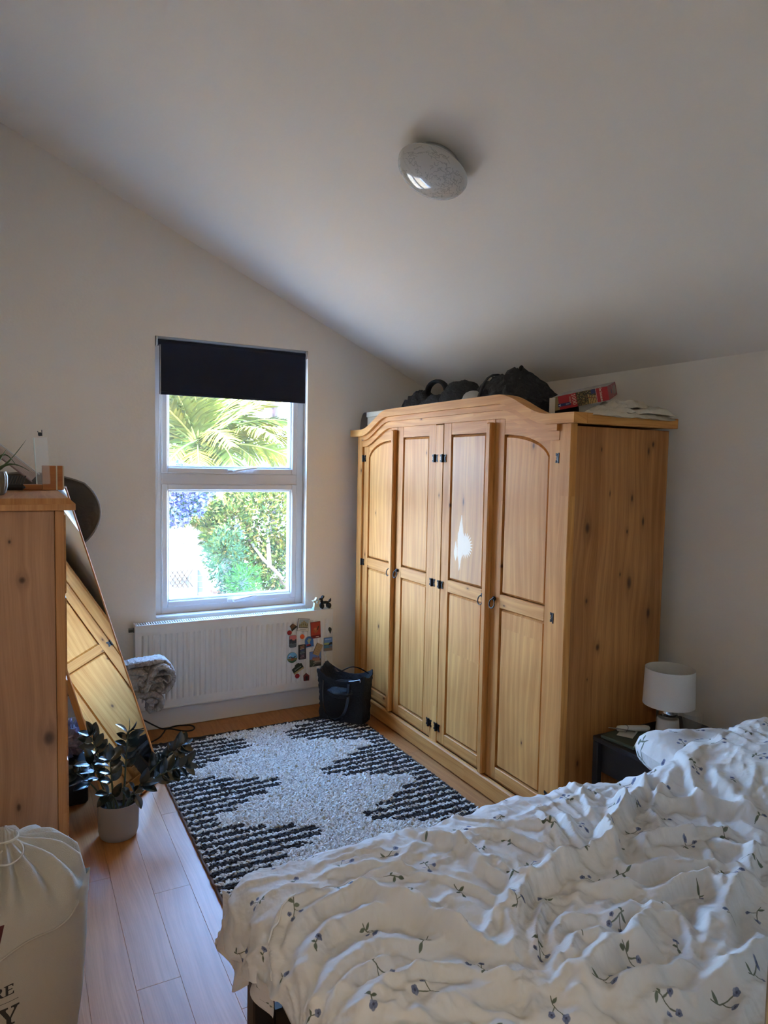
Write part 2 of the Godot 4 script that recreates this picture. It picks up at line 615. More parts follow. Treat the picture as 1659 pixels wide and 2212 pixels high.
func window() -> void:
	var w := Node3D.new()
	w.name = "window_1"
	add_child(w)
	tag(w, "white two-pane window above the radiator", "", "", "structure")
	var g := G.new()
	bars(g, 0.712, 1.637, 0.651, 2.26, 0.044, -4.235, -4.165)
	g.box(Vector3(1.1745, 1.452, -4.2), Vector3(0.84, 0.066, 0.068), 0.004)
	part("window_frame", g, M.gloss, w)
	for k in 2:
		var y0: float = [0.692, 1.484][k]
		var y1: float = [1.42, 2.218][k]
		g = G.new()
		bars(g, 0.7555, 1.5935, y0, y1, 0.036, -4.22, -4.153, 0.006)
		bars(g, 0.789, 1.56, y0 + 0.033, y1 - 0.033, 0.014, -4.215, -4.168, 0.006)
		var sash := part("sash", g, M.gloss, w)
		g = G.new()
		g.box(Vector3(1.1745, (y0 + y1) * 0.5, -4.192), Vector3(0.75, y1 - y0 - 0.09, 0.006))
		part("pane", g, M.pane, sash)
		# lever handle
		g = G.new()
		var hy: float = y0 + 0.016
		g.box(Vector3(1.20, hy, -4.147), Vector3(0.115, 0.022, 0.012), 0.004)
		var path := []
		for q in 9:
			var t := q / 8.0
			path.append(Vector3(1.185 + 0.135 * t, hy + 0.002 + 0.020 * sin(t * PI * 0.5), -4.132 + 0.012 * sin(t * PI)))
		g.tube(path, [0.013, 0.0125, 0.011, 0.009, 0.008, 0.0075, 0.0075, 0.0075, 0.006], 10, 0.75)
		g.ball(Vector3(1.188, hy, -4.138), Vector3(0.017, 0.014, 0.010), 12, 8)
		part("handle", g, M.gloss, sash)
	g = G.new()
	g.box(Vector3(1.1745, 0.6475, -4.130), Vector3(0.925, 0.012, 0.070), 0.003)
	part("window_sill", g, M.white, w)
	# roller blind
	var b := thing("roller_blind", "dark navy roller blind drawn a little way down the window", "blind", Vector3(1.1745, 2.232, -4.118))
	g = G.new()
	var row0 := []
	var row1 := []
	var row2 := []
	for q in 13:
		var a := PI * 1.5 * q / 12.0
		row0.append(Vector3(-0.444, -0.004 + 0.018 * cos(a), 0.018 * sin(a)))
		row1.append(Vector3(0, -0.004 + 0.018 * cos(a), 0.018 * sin(a)))
		row2.append(Vector3(0.444, -0.004 + 0.018 * cos(a), 0.018 * sin(a)))
	g.tube([Vector3(-0.446, -0.004, 0), Vector3(0.446, -0.004, 0)], 0.019, 20)
	var cloth := bump(mat(lin(0.013, 0.016, 0.034), 0.9), noise_tex(5, 0.4, 128, true, 1.0), 0.08)
	part("roll", g, cloth, b)
	g = G.new()
	g.box(Vector3(0.004, -0.145, 0.017), Vector3(0.884, 0.29, 0.0016))
	part("fabric", g, cloth, b)
	g = G.new()
	g.box(Vector3(0.004, -0.29, 0.017), Vector3(0.884, 0.018, 0.007), 0.003)
	part("bottom_bar", g, cloth, b)
	for s in [-1.0, 1.0]:
		g = G.new()
		g.box(Vector3(s * 0.452, 0.0, -0.004), Vector3(0.008, 0.05, 0.06), 0.003)
		part("bracket", g, M.white, b)
	g = G.new()
	var chain := []
	for q in 90:
		var t := q / 89.0
		var s := -1.0 if t < 0.5 else 1.0
		var yy := -0.02 - 0.95 * (t * 2.0 if t < 0.5 else (2.0 - t * 2.0))
		var wide := 0.004 + 0.010 * clampf((-yy - 0.4) / 0.45, 0, 1)
		if yy < -0.93:
			wide *= sqrt(clampf((0.97 + yy) / 0.04, 0, 1))
		chain.append(Vector3(-0.438 + s * wide, yy, 0.026))
	g.tube(chain, 0.0016, 5)
	part("bead_chain", g, M.white, b)


# ---------------------------------------------------------------- garden seen through the window (the ground lies a storey below)
func leaf_mesh(l: float, w: float, fold := 0.25) -> ArrayMesh:
	var g := G.new()
	var f := w * fold
	for s in [-1.0, 1.0]:
		var a := [Vector3.ZERO, Vector3(s * w * 0.5, f, l * 0.45), Vector3(0, 0, l * 0.45)]
		var b := [Vector3(0, 0, l * 0.45), Vector3(s * w * 0.5, f, l * 0.45), Vector3(0, -l * 0.05, l)]
		if s > 0:
			a.reverse()
			b.reverse()
		g.face(a)
		g.face(b)
	return g.mesh()


func foliage(called: String, parent: Node3D, leaf: Mesh, mt: Material, count: int, place: Callable, cols: Array, sd: int) -> void:
	var r := RandomNumberGenerator.new()
	r.seed = sd
	var mm := MultiMesh.new()
	mm.transform_format = MultiMesh.TRANSFORM_3D
	mm.use_colors = true
	mm.mesh = leaf
	mm.instance_count = count
	for k in count:
		var at: Array = place.call(r)     # [position, outward]
		var out: Vector3 = (at[1] + Vector3(r.randfn(0, 0.55), r.randfn(0, 0.45) + 0.15, r.randfn(0, 0.55))).normalized()
		var side := out.cross(Vector3(r.randfn(0, 1), r.randfn(0, 1), r.randfn(0, 1))).normalized()
		var s := r.randf_range(0.7, 1.25)
		mm.set_instance_transform(k, Transform3D(Basis(side, out.cross(side) * -1.0, out) * s, at[0]))
		var c: Color = cols[r.randi() % cols.size()]
		var t := r.randf_range(0.35, 0.62)
		mm.set_instance_color(k, Color(c.r * t, c.g * t, c.b * t))
	var o := MultiMeshInstance3D.new()
	o.multimesh = mm
	o.material_override = mt
	o.name = called
	parent.add_child(o, true)
	o.set_meta("kind", "stuff")


func blob(c: Vector3, rr: Vector3, shell := 0.35) -> Callable:
	return func(r: RandomNumberGenerator) -> Array:
		var d := Vector3(r.randfn(0, 1), r.randfn(0, 1), r.randfn(0, 1)).normalized()
		var k := 1.0 - shell * r.randf() * r.randf()
		k *= 0.88 + 0.16 * sin(d.x * 7.0 + c.x) * sin(d.y * 6.0 + 1.0) + 0.10 * sin(d.z * 11.0)
		return [c + d * rr * k, d]


func garden() -> void:
	var leaf_mat := mat(Color.WHITE, 0.9)
	leaf_mat.metallic_specular = 0.15
	leaf_mat.vertex_color_use_as_albedo = true
	leaf_mat.backlight_enabled = true
	leaf_mat.backlight = Color(0.10, 0.14, 0.03)
	M.leaf = leaf_mat
	var g := G.new()
	g.box(Vector3(2, GROUND - 0.1, -32), Vector3(90, 0.2, 56))
	struct("ground", g, mat(lin(0.21, 0.145, 0.075), 0.9, 0.0))
	# unseen flat roof under the window, out of view; bounces sunlight onto the ceiling
	g = G.new()
	g.box(Vector3(1.2, GROUND + 1.0, -6.4), Vector3(9.0, 2.0, 4.0))
	struct("wall_unseen_extension", g, mat(lin(0.25, 0.16, 0.075), 0.85))

	# large evergreen shrub filling the lower pane
	var sh := thing("evergreen_shrub", "large sunlit evergreen shrub filling the lower window pane", "shrub", Vector3(6.4, GROUND, -20.0))
	var greens := [Color(0.10, 0.15, 0.025), Color(0.15, 0.20, 0.03), Color(0.21, 0.24, 0.04), Color(0.27, 0.27, 0.05), Color(0.055, 0.10, 0.025), Color(0.30, 0.20, 0.06)]
	var lm := leaf_mesh(0.19, 0.08)
	foliage("foliage", sh, lm, leaf_mat, 5200, blob(Vector3(0.1, 2.25, 0), Vector3(1.75, 1.35, 1.5)), greens, 4)
	foliage("foliage", sh, lm, leaf_mat, 2400, blob(Vector3(0.75, 1.0, 0.6), Vector3(1.2, 0.95, 1.0)), greens, 5)
	foliage("foliage", sh, lm, leaf_mat, 1300, blob(Vector3(-1.0, 2.15, 0.5), Vector3(0.75, 0.85, 0.8)), greens, 6)
	var bark := bump(mat(lin(0.16, 0.11, 0.075), 0.9), noise_tex(9, 0.05, 128, true, 5.0), 0.8)
	for p in [[Vector3(0.9, 0, 0.6), Vector3(0.2, 0.9, 1.5), Vector3(-0.3, 1.4, 1.5), Vector3(-0.6, 2.1, 0.6)], [Vector3(-0.1, 1.15, 1.5), Vector3(-0.1, 1.7, 1.4), Vector3(0.1, 2.3, 0.6)], [Vector3(1.5, 0, 0.2), Vector3(1.6, 1.2, 0.2), Vector3(1.4, 2.4, 0)]]:
		g = G.new()
		g.tube(p, [0.07, 0.055, 0.045, 0.03].slice(0, p.size()), 8)
		part("branch", g, bark, sh)
	# climber on a post left of the shrub
	var cl := thing("climbing_shrub", "blue-green climbing shrub against the pale garden fence", "shrub", Vector3(5.0, GROUND, -18.5))
	foliage("foliage", cl, leaf_mesh(0.13, 0.05), leaf_mat, 900, blob(Vector3(0, 1.55, 0), Vector3(0.62, 0.85, 0.5), 0.7), [Color(0.06, 0.13, 0.05), Color(0.08, 0.15, 0.055), Color(0.12, 0.18, 0.05)], 8)
	foliage("foliage", cl, leaf_mesh(0.11, 0.04), leaf_mat, 420, blob(Vector3(0.12, 0.75, 0.1), Vector3(0.35, 0.5, 0.35), 0.8), [Color(0.06, 0.13, 0.05), Color(0.05, 0.11, 0.06)], 18)
	for k in 5:
		g = G.new()
		g.tube([Vector3(-0.05 + 0.06 * k, 0, 0.1), Vector3(0.05 + 0.03 * k, 0.5, 0.15), Vector3(0.02 * k - 0.03, 1.3, 0.05)], 0.016, 6)
		part("stem", g, bark, cl)
	var low := thing("fern_clump", "bright green feathery clump under the shrub branch", "plant", Vector3(5.3, GROUND, -18.0))
	foliage("foliage", low, leaf_mesh(0.17, 0.025), leaf_mat, 900, blob(Vector3(0.1, 0.85, 0), Vector3(0.5, 0.5, 0.45), 0.9), [Color(0.08, 0.22, 0.03), Color(0.12, 0.27, 0.04), Color(0.06, 0.17, 0.03)], 10)
	# blue flowering shrub
	var ce := thing("flowering_shrub", "violet-blue flowering shrub at the left edge of the window", "shrub", Vector3(3.35, GROUND, -17.6))
	foliage("foliage", ce, leaf_mesh(0.14, 0.07), leaf_mat, 1500, blob(Vector3(0.0, 3.2, 0), Vector3(0.95, 0.72, 0.7), 0.5), [Color(0.05, 0.10, 0.05), Color(0.07, 0.13, 0.05)], 12)
	foliage("blossom", ce, leaf_mesh(0.11, 0.10), leaf_mat, 3000, blob(Vector3(0.0, 3.25, 0.05), Vector3(1.05, 0.78, 0.75), 0.4), [Color(0.17, 0.17, 0.50), Color(0.25, 0.25, 0.62), Color(0.12, 0.13, 0.40), Color(0.33, 0.33, 0.66)], 13)
	# feathery greenery over the gate
	var ol := thing("garden_bush", "leafy green bush overhanging the white garden wall", "bush", Vector3(4.4, GROUND, -19.6))
	foliage("foliage", ol, leaf_mesh(0.16, 0.06), leaf_mat, 1500, blob(Vector3(0.1, 2.75, 0), Vector3(0.7, 0.5, 0.45)), greens, 15)

	palm()

	# white boundary wall, gate and fences
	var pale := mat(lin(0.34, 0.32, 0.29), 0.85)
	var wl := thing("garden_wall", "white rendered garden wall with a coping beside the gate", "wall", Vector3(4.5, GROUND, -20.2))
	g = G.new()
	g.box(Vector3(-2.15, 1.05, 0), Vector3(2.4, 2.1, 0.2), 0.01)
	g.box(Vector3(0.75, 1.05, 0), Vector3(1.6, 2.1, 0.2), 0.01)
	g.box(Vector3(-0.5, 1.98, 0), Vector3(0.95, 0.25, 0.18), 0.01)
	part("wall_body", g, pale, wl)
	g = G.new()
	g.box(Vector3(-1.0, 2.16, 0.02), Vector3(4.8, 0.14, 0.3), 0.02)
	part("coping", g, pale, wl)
	var gate := thing("garden_gate", "pale wooden garden gate with a trellis panel below", "gate", Vector3(4.0, GROUND, -20.05))
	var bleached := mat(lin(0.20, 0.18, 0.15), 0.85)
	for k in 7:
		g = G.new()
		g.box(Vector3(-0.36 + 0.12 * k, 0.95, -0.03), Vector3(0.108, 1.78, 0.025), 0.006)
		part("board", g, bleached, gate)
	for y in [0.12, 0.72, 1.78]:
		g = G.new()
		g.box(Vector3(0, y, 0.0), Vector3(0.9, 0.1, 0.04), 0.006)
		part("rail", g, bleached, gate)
	var dk := mat(lin(0.05, 0.035, 0.02), 0.85)
	for k in 6:
		for s in [-1.0, 1.0]:
			g = G.new()
			g.xf = Transform3D(Basis(Vector3.BACK, s * 0.6), Vector3(-0.32 + 0.13 * k, 0.72, 0.05))
			g.box(Vector3.ZERO, Vector3(0.028, 0.62, 0.012), 0.002)
			part("lattice_slat", g, dk, gate)
	var fe := thing("grey_fence", "pale grey panel fence of wide horizontal boards", "fence", Vector3(5.25, GROUND, -19.5))
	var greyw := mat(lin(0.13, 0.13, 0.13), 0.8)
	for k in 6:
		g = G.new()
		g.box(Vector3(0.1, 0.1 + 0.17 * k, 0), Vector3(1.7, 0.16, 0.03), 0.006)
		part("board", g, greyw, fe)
	g = G.new()
	g.box(Vector3(-0.78, 0.55, 0.03), Vector3(0.09, 1.1, 0.09), 0.01)
	part("post", g, greyw, fe)
	var bf := thing("brown_fence", "low brown fence of upright boards under the shrub", "fence", Vector3(5.4, GROUND, -19.0))
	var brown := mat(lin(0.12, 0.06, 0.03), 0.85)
	for k in 14:
		g = G.new()
		g.box(Vector3(-0.9 + 0.13 * k, 0.23 + 0.02 * (k % 3), 0), Vector3(0.12, 0.5, 0.02), 0.005)
		part("board", g, brown, bf)
	# neighbour's white house with a brown downpipe, right of the palm
	var ho := thing("neighbour_house", "white rendered house behind the palm tree", "house", Vector3(9.0, GROUND, -30.0))
	g = G.new()
	g.box(Vector3(2.6, 4.5, 0), Vector3(5.0, 9.0, 6.0), 0.02)
	part("wall", g, mat(lin(0.66, 0.63, 0.58), 0.85), ho)
	g = G.new()
	g.tube([Vector3(0.3, 0.2, 3.12), Vector3(0.3, 8.8, 3.12)], 0.13, 12)
	part("downpipe", g, mat(lin(0.028, 0.008, 0.006), 0.6), ho)
	for k in 6:
		g = G.new()
		g.box(Vector3(0.3, 1.2 + 1.3 * k, 3.1), Vector3(0.36, 0.1, 0.3), 0.01)
		part("pipe_clip", g, mat(lin(0.03, 0.01, 0.008), 0.6), ho)
	g = G.new()
	g.box(Vector3(1.05, 4.4, 3.02), Vector3(0.2, 8.6, 0.12), 0.01)
	part("brick_pier", g, mat(lin(0.03, 0.01, 0.008), 0.85), ho)


func palm() -> void:
	var p := thing("palm_tree", "sunlit feathery palm tree filling the upper window pane", "palm", Vector3(5.6, GROUND, -24.0))
	var g := G.new()
	var prof := []
	for k in 16:
		prof.append(Vector2(0.26 + 0.03 * (k % 2) + 0.05 * k / 15.0, 4.6 * k / 15.0))
	g.lathe(prof, 14)
	part("trunk", g, bump(mat(lin(0.22, 0.15, 0.09), 0.95), noise_tex(21, 0.04, 128, true, 6.0), 0.8), p)
	var r := RandomNumberGenerator.new()
	r.seed = 31
	var variants := []
	for q in 4:
		g = G.new()
		g.tinted = true
		var path := []
		var droop: float = [0.9, 1.25, 1.6, 0.7][q]
		for k in 15:
			var t := k / 14.0
			path.append(Vector3(0, 0.55 * sin(t * 1.2) * (1.2 - 0.35 * droop) - droop * 0.75 * t * t * t, 2.75 * t * (1.0 - 0.10 * droop * t)))
		g.tint = Color(0.30, 0.28, 0.07)
		var rr := []
		for k in 15:
			rr.append(0.034 * (1.0 - 0.85 * k / 14.0))
		g.tube(path, rr, 5)
		for k in range(1, 58):
			var t := 0.10 + 0.90 * k / 58.0
			var at: Vector3 = path[int(t * 13.99)].lerp(path[mini(int(t * 13.99) + 1, 14)], fposmod(t * 13.99, 1.0))
			var dirn: Vector3 = (path[mini(int(t * 13.99) + 1, 14)] - path[int(t * 13.99)]).normalized()
			var ll := 0.62 * pow(sin(PI * clampf(t * 0.90 + 0.08, 0, 1)), 0.7)
			for s in [-1.0, 1.0]:
				var tip: Vector3 = at + (Vector3(s * 0.74, r.randf_range(-0.28, 0.12), 0) + dirn * 0.75).normalized() * ll + Vector3(0, -0.16 * ll, 0)
				var mid: Vector3 = at.lerp(tip, 0.5) + Vector3(0, 0.05 * ll, 0)
				var wv: Vector3 = dirn * 0.027
				var c: float = r.randf_range(0.8, 1.2)
				g.tint = Color(0.105 * c, 0.115 * c, 0.018 * c) if r.randf() > 0.35 else Color(0.15 * c, 0.14 * c, 0.022 * c)
				g.face([at - wv, mid - wv, mid + wv, at + wv])
				g.face([mid - wv, tip, mid + wv])
		variants.append(g.mesh())
	for k in 58:
		var o := part("frond", variants[k % 4], M.leaf, p, Vector3(0, 4.55 + 0.25 * r.randf(), 0))
		var lift := deg_to_rad(lerpf(-22.0, 62.0, fposmod(k * 0.7549 + 0.3, 1.0)))
		o.basis = Basis(Vector3.UP, k * 2.399) * Basis(Vector3.RIGHT, -lift) * Basis(Vector3.BACK, r.randfn(0, 0.25))
		o.scale = Vector3.ONE * r.randf_range(1.35, 1.8)


# ---------------------------------------------------------------- wardrobe against the right wall, doors facing -x
func cornice_y(z: float) -> float:
	var d := absf(z + 3.04)
	return 1.775 + 0.105 * smoothstep(0.0, 1.0, clampf((0.86 - d) / 0.34, 0.0, 1.0))


func in_zy(pts: Array) -> PackedVector2Array:
	var out := PackedVector2Array()
	for p in pts:
		out.append(p)
	return out


# a slab whose outline is given in (z, y), from x0 (front, towards -x) to x1
func slab_zy(g: G, pts: Array, x0: float, x1: float) -> void:
	# prism along local z -> world x: local (x, y, z) = (-world z ... ) keeps handedness: world = (z, y, -x)
	var keep := g.xf
	g.xf = keep * Transform3D(Basis(Vector3(0, 0, -1), Vector3(0, 1, 0), Vector3(1, 0, 0)), Vector3.ZERO)
	var poly := PackedVector2Array()
	for p in pts:
		poly.append(Vector2(-p.x, p.y))
	g.prism(poly, x0, x1)
	g.xf = keep


func band(g: G, z0: float, z1: float, top: Callable, bottom: Callable, x0: float, x1: float) -> void:
	var pts := []
	for k in 61:
		var z := lerpf(z0, z1, k / 60.0)
		pts.append(Vector2(z, top.call(z)))
	for k in 61:
		var z := lerpf(z1, z0, k / 60.0)
		pts.append(Vector2(z, bottom.call(z)))
	slab_zy(g, pts, x0, x1)


func rnd_off() -> Vector2:
	return Vector2(rng.randf() * 4.0, rng.randf() * 4.0)


# turn the texture so that the grain runs along z on slabs
func along(g: G, o: Vector2) -> G:
	for k in g.uv.size():
		g.uv[k] = Vector2(g.v[k].y * 1.0 + o.x + g.v[k].x * 0.4, g.v[k].z + o.y)
	return g


func upright(g: G, o: Vector2) -> G:
	for k in g.uv.size():
		g.uv[k] = Vector2(g.v[k].z + o.x + g.v[k].x * 0.4, g.v[k].y + o.y)
	return g


func hinge_mesh() -> ArrayMesh:
	var g := G.new()
	for s in [-1.0, 1.0]:
		var o := PackedVector2Array()
		for p in [[0.004, -0.019], [0.012, -0.015], [0.018, -0.019], [0.027, -0.020], [0.027, -0.011], [0.021, -0.006], [0.024, 0.0], [0.021, 0.006], [0.027, 0.011], [0.027, 0.020], [0.018, 0.019], [0.012, 0.015], [0.004, 0.019]]:
			o.append(Vector2(p[0] * s, p[1]))
		var pts := []
		for q in o:
			pts.append(q)
		slab_zy(g, pts, -0.003, 0.0)
		for y in [-0.013, 0.013]:
			g.ball(Vector3(-0.003, y, s * 0.020), Vector3(0.0025, 0.0035, 0.0035), 8, 4)
		g.ball(Vector3(-0.003, 0, s * 0.013), Vector3(0.0025, 0.0035, 0.0035), 8, 4)
	g.tube([Vector3(-0.006, -0.021, 0), Vector3(-0.006, 0.021, 0)], 0.007, 10)
	return g.mesh()


func ring_mesh() -> ArrayMesh:
	var g := G.new()
	g.ball(Vector3(-0.004, 0.022, 0), Vector3(0.008, 0.011, 0.011), 12, 6)
	g.tube([Vector3(-0.004, 0.022, 0), Vector3(-0.016, 0.020, 0)], 0.004, 8)
	var path := []
	for k in 21:
		var a := TAU * k / 20.0
		path.append(Vector3(-0.016 + 0.004 * cos(a), 0.021 * cos(a), 0.019 * sin(a)))
	g.tube(path, 0.0028, 7)
	return g.mesh()


# raised panel with bevelled margin: outline points in (z, y) inset inwards
func field_panel(g: G, outer: Array, inset: float, x_edge: float, x_top: float) -> void:
	var c := Vector2.ZERO
	for p in outer:
		c += p
	c /= outer.size()
	var poly := PackedVector2Array(outer)
	if Geometry2D.is_polygon_clockwise(poly):
		poly.reverse()
	var n := poly.size()
	var inner := PackedVector2Array()
	for k in n:
		var a := (poly[k] - poly[(k - 1 + n) % n]).normalized()
		var b := (poly[(k + 1) % n] - poly[k]).normalized()
		var na := Vector2(-a.y, a.x)
		var nb := Vector2(-b.y, b.x)
		var m := (na + nb)
		inner.append(poly[k] + m / maxf(0.35, m.length_squared() * 0.5) * 0.5 * inset * 2.0 / 2.0)
	for k in n:
		var k1 := (k + 1) % n
		var pts := [Vector3(x_edge, poly[k].y, poly[k].x), Vector3(x_edge, poly[k1].y, poly[k1].x), Vector3(x_top, inner[k1].y, inner[k1].x), Vector3(x_top, inner[k].y, inner[k].x)]
		g.face_out(pts, Vector3(x_edge + 0.2, c.y, c.x))
	var tri := Geometry2D.triangulate_polygon(inner)
	for k in range(0, tri.size(), 3):
		var pts := []
		for q in 3:
			pts.append(Vector3(x_top, inner[tri[k + q]].y, inner[tri[k + q]].x))
		g.face_out(pts, Vector3(x_edge + 1.0, c.y, c.x))


func wardrobe() -> void:
	var w := thing("wardrobe", "large waxed pine four-door wardrobe with an arched cornice", "wardrobe")
	var zc := -3.04
	var g := G.new()
	# carcass: sides, back, top, floor
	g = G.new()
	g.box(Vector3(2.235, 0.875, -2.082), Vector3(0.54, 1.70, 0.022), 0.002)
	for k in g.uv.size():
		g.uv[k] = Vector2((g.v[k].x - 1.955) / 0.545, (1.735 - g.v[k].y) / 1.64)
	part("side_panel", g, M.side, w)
	g = G.new()
	g.box(Vector3(2.235, 0.875, -3.998), Vector3(0.54, 1.70, 0.022), 0.002, 1, rnd_off())
	part("side_panel", g, M.pine, w)
	g = G.new()
	g.box(Vector3(2.497, 0.875, zc), Vector3(0.012, 1.70, 1.88), 0.0, 1, rnd_off())
	part("back_panel", g, M.pine, w)
	g = G.new()
	g.box(Vector3(2.235, 1.745, zc), Vector3(0.54, 0.02, 1.93), 0.002, 2, rnd_off())
	part("top_board", g, M.pine, w)
	g = G.new()
	g.box(Vector3(2.225, 0.10, zc), Vector3(0.52, 0.02, 1.88), 0.002, 2, rnd_off())
	part("bottom_board", g, M.pine, w)
	# corner posts and the stile between the inner doors
	for z in [-3.956, -2.101]:
		g = G.new()
		g.box(Vector3(1.9575, 0.87, z), Vector3(0.035, 1.74, 0.066), 0.003, 1, rnd_off())
		part("corner_post", g, M.pine, w)
	g = G.new()
	g.box(Vector3(1.963, 0.93, -3.0415), Vector3(0.026, 1.68, 0.073), 0.003, 1, rnd_off())
	part("centre_stile", g, M.pine, w)
	# plinth
	g = G.new()
	g.box(Vector3(1.944, 0.052, zc), Vector3(0.026, 0.088, 1.955), 0.006, 2, rnd_off())
	part("plinth", g, M.pine, w)
	g = G.new()
	g.box(Vector3(2.235, 0.052, -2.075), Vector3(0.54, 0.088, 0.026), 0.006, 0, rnd_off())
	part("plinth", g, M.pine, w)
	# cornice in three stepped bands
	g = G.new()
	band(g, -4.05, -2.03, cornice_y, func(z): return cornice_y(z) - 0.042, 1.915, 1.985)
	part("cornice", along(g, rnd_off()), M.pine, w)
	g = G.new()
	band(g, -3.93, -2.14, func(z): return cornice_y(z) - 0.041, func(z): return cornice_y(z) - 0.069, 1.930, 1.985)
	part("cornice_moulding", along(g, rnd_off()), M.pine, w)
	g = G.new()
	band(g, -3.922, -2.136, func(z): return cornice_y(z) - 0.068, func(z): return cornice_y(z) - 0.106, 1.941, 1.985)
	part("cornice_moulding", along(g, rnd_off()), M.pine, w)
	for z in [-2.0485, -4.0315]:
		g = G.new()
		g.box(Vector3(2.248, 1.754, z), Vector3(0.522, 0.042, 0.037), 0.002, 0, rnd_off())
		part("side_cornice", g, M.pine, w)
	# doors
	var hm := hinge_mesh()
	var rm := ring_mesh()
	var doors := [[-3.921, -3.497, true, true], [-3.492, -3.081, false, false], [-3.003, -2.578, false, true], [-2.572, -2.136, true, false]]
	for d in 4:
		var z0: float = doors[d][0]
		var z1: float = doors[d][1]
		var arched: bool = doors[d][2]
		var lipped: bool = doors[d][3]      # covers the meeting gap with a strip
		var door := node_part("door", w)
		var xf0 := 1.953
		var xb := 1.975
		var sw := 0.066
		var top := func(z): return cornice_y(z) - 0.10
		for s in 2:
			var a := z0 if s == 0 else z1 - sw
			g = G.new()
			slab_zy(g, [Vector2(a, 0.106), Vector2(a + sw, 0.106), Vector2(a + sw, top.call(a + sw)), Vector2(a, top.call(a))], xf0, xb)
			part("stile", upright(g, rnd_off()), M.pine, door)
		var i0 := z0 + sw
		var i1 := z1 - sw
		# arched or straight head of the upper panel
		var head := func(z: float) -> float:
			if not arched:
				return 1.715
			var t := (z - i0) / (i1 - i0)
			if d == 3:
				t = 1.0 - t
			return 1.585 + 0.117 * sqrt(clampf(1.0 - (1.0 - t) * (1.0 - t) * 0.98, 0, 1))
		g = G.new()
		band(g, i0, i1, top, head, xf0 + 0.001, xb)
		part("top_rail", along(g, rnd_off()), M.pine, door)
		for r in [[0.106, 0.162], [0.911, 0.974]]:
			g = G.new()
			g.box(Vector3((xf0 + xb) * 0.5 - 0.001, (r[0] + r[1]) * 0.5, (i0 + i1) * 0.5), Vector3(xb - xf0, r[1] - r[0], i1 - i0), 0.003, 2, rnd_off())
			part("rail", g, M.pine, door)
		# panels: recessed margin with a raised field
		for q in 2:
			var y0: float = [0.162, 0.974][q]
			var outer := []
			var gap := 0.003
			outer.append(Vector2(i0 + gap, y0 + gap))
			outer.append(Vector2(i1 - gap, y0 + gap))
			if q == 0:
				outer.append(Vector2(i1 - gap, 0.911 - gap))
				outer.append(Vector2(i0 + gap, 0.911 - gap))
			elif not arched:
				outer.append(Vector2(i1 - gap, 1.715 - gap))
				outer.append(Vector2(i0 + gap, 1.715 - gap))
			else:
				for k in 17:
					var z := lerpf(i1 - gap, i0 + gap, k / 16.0)
					outer.append(Vector2(z, head.call(z) - gap))
			g = G.new()
			field_panel(g, outer, 0.021, xf0 + 0.017, xf0 + 0.004)
			if d == 2 and q == 1:
				for k in g.uv.size():
					g.uv[k] = Vector2((g.v[k].z - i0) / (i1 - i0), (1.715 - g.v[k].y) / 0.741)
				part("scarred_panel", g, M.scar, door).set_meta("label", "door panel with a pale splintered patch")
			else:
				part("panel", upright(g, rnd_off()), M.pine, door)
			g = G.new()
			g.box(Vector3(xb + 0.002, (y0 + 0.38), (i0 + i1) * 0.5), Vector3(0.003, 0.72 if q else 0.75, i1 - i0), 0.0, 1, rnd_off())
			part("panel_back", g, M.pine, door)
		if lipped:
			g = G.new()
			g.box(Vector3(xf0 - 0.011, 0.93, z1 - 0.017), Vector3(0.03, 1.66, 0.034), 0.006, 1, rnd_off())
			part("cover_strip", g, M.pine, door)
		# iron hinges and ring pull
		var hz: float = [z0 - 0.001, z1 + 0.001, z0 - 0.001, z1 + 0.001][d]
		for y in [0.18, 0.94, 1.596]:
			part("hinge", hm, M.iron, door, Vector3(xf0 - 0.002, y, hz)).set_meta("label", "black iron hinge")
		var rz: float = [z1 - 0.048, z0 + 0.03, z1 - 0.052, z0 + 0.032][d]
		part("ring_pull", rm, M.iron, door, Vector3(xf0 - 0.002, 0.927, rz)).set_meta("label", "black iron ring pull")


# ---------------------------------------------------------------- things lying on top of the wardrobe
func lump(g: G, c: Vector3, rr: Vector3, sd: int, rough := 0.12, freq := 6.0, segs := 40, rings := 24, flat_y := -1e9) -> void:
	var f := noise(sd, freq, 3)
	var rows := []
	for k in rings + 1:
		var t := PI * k / rings - PI / 2
		var row := []
		for q in segs:
			var a := TAU * q / segs
			var d := Vector3(cos(t) * cos(a), sin(t), cos(t) * sin(a))
			var m := 1.0 + rough * 2.0 * f.get_noise_3d(d.x + c.x, d.y + c.y, d.z + c.z) - rough * absf(f.get_noise_3d(d.x * 2.3 + 9.0, d.y * 2.3, d.z * 2.3 + c.x))
			var p := c + d * rr * m
			p.y = maxf(p.y, flat_y + 0.0005 * q)
			row.append(p)
		rows.append(row)
	g.sheet(rows, [], true, true)


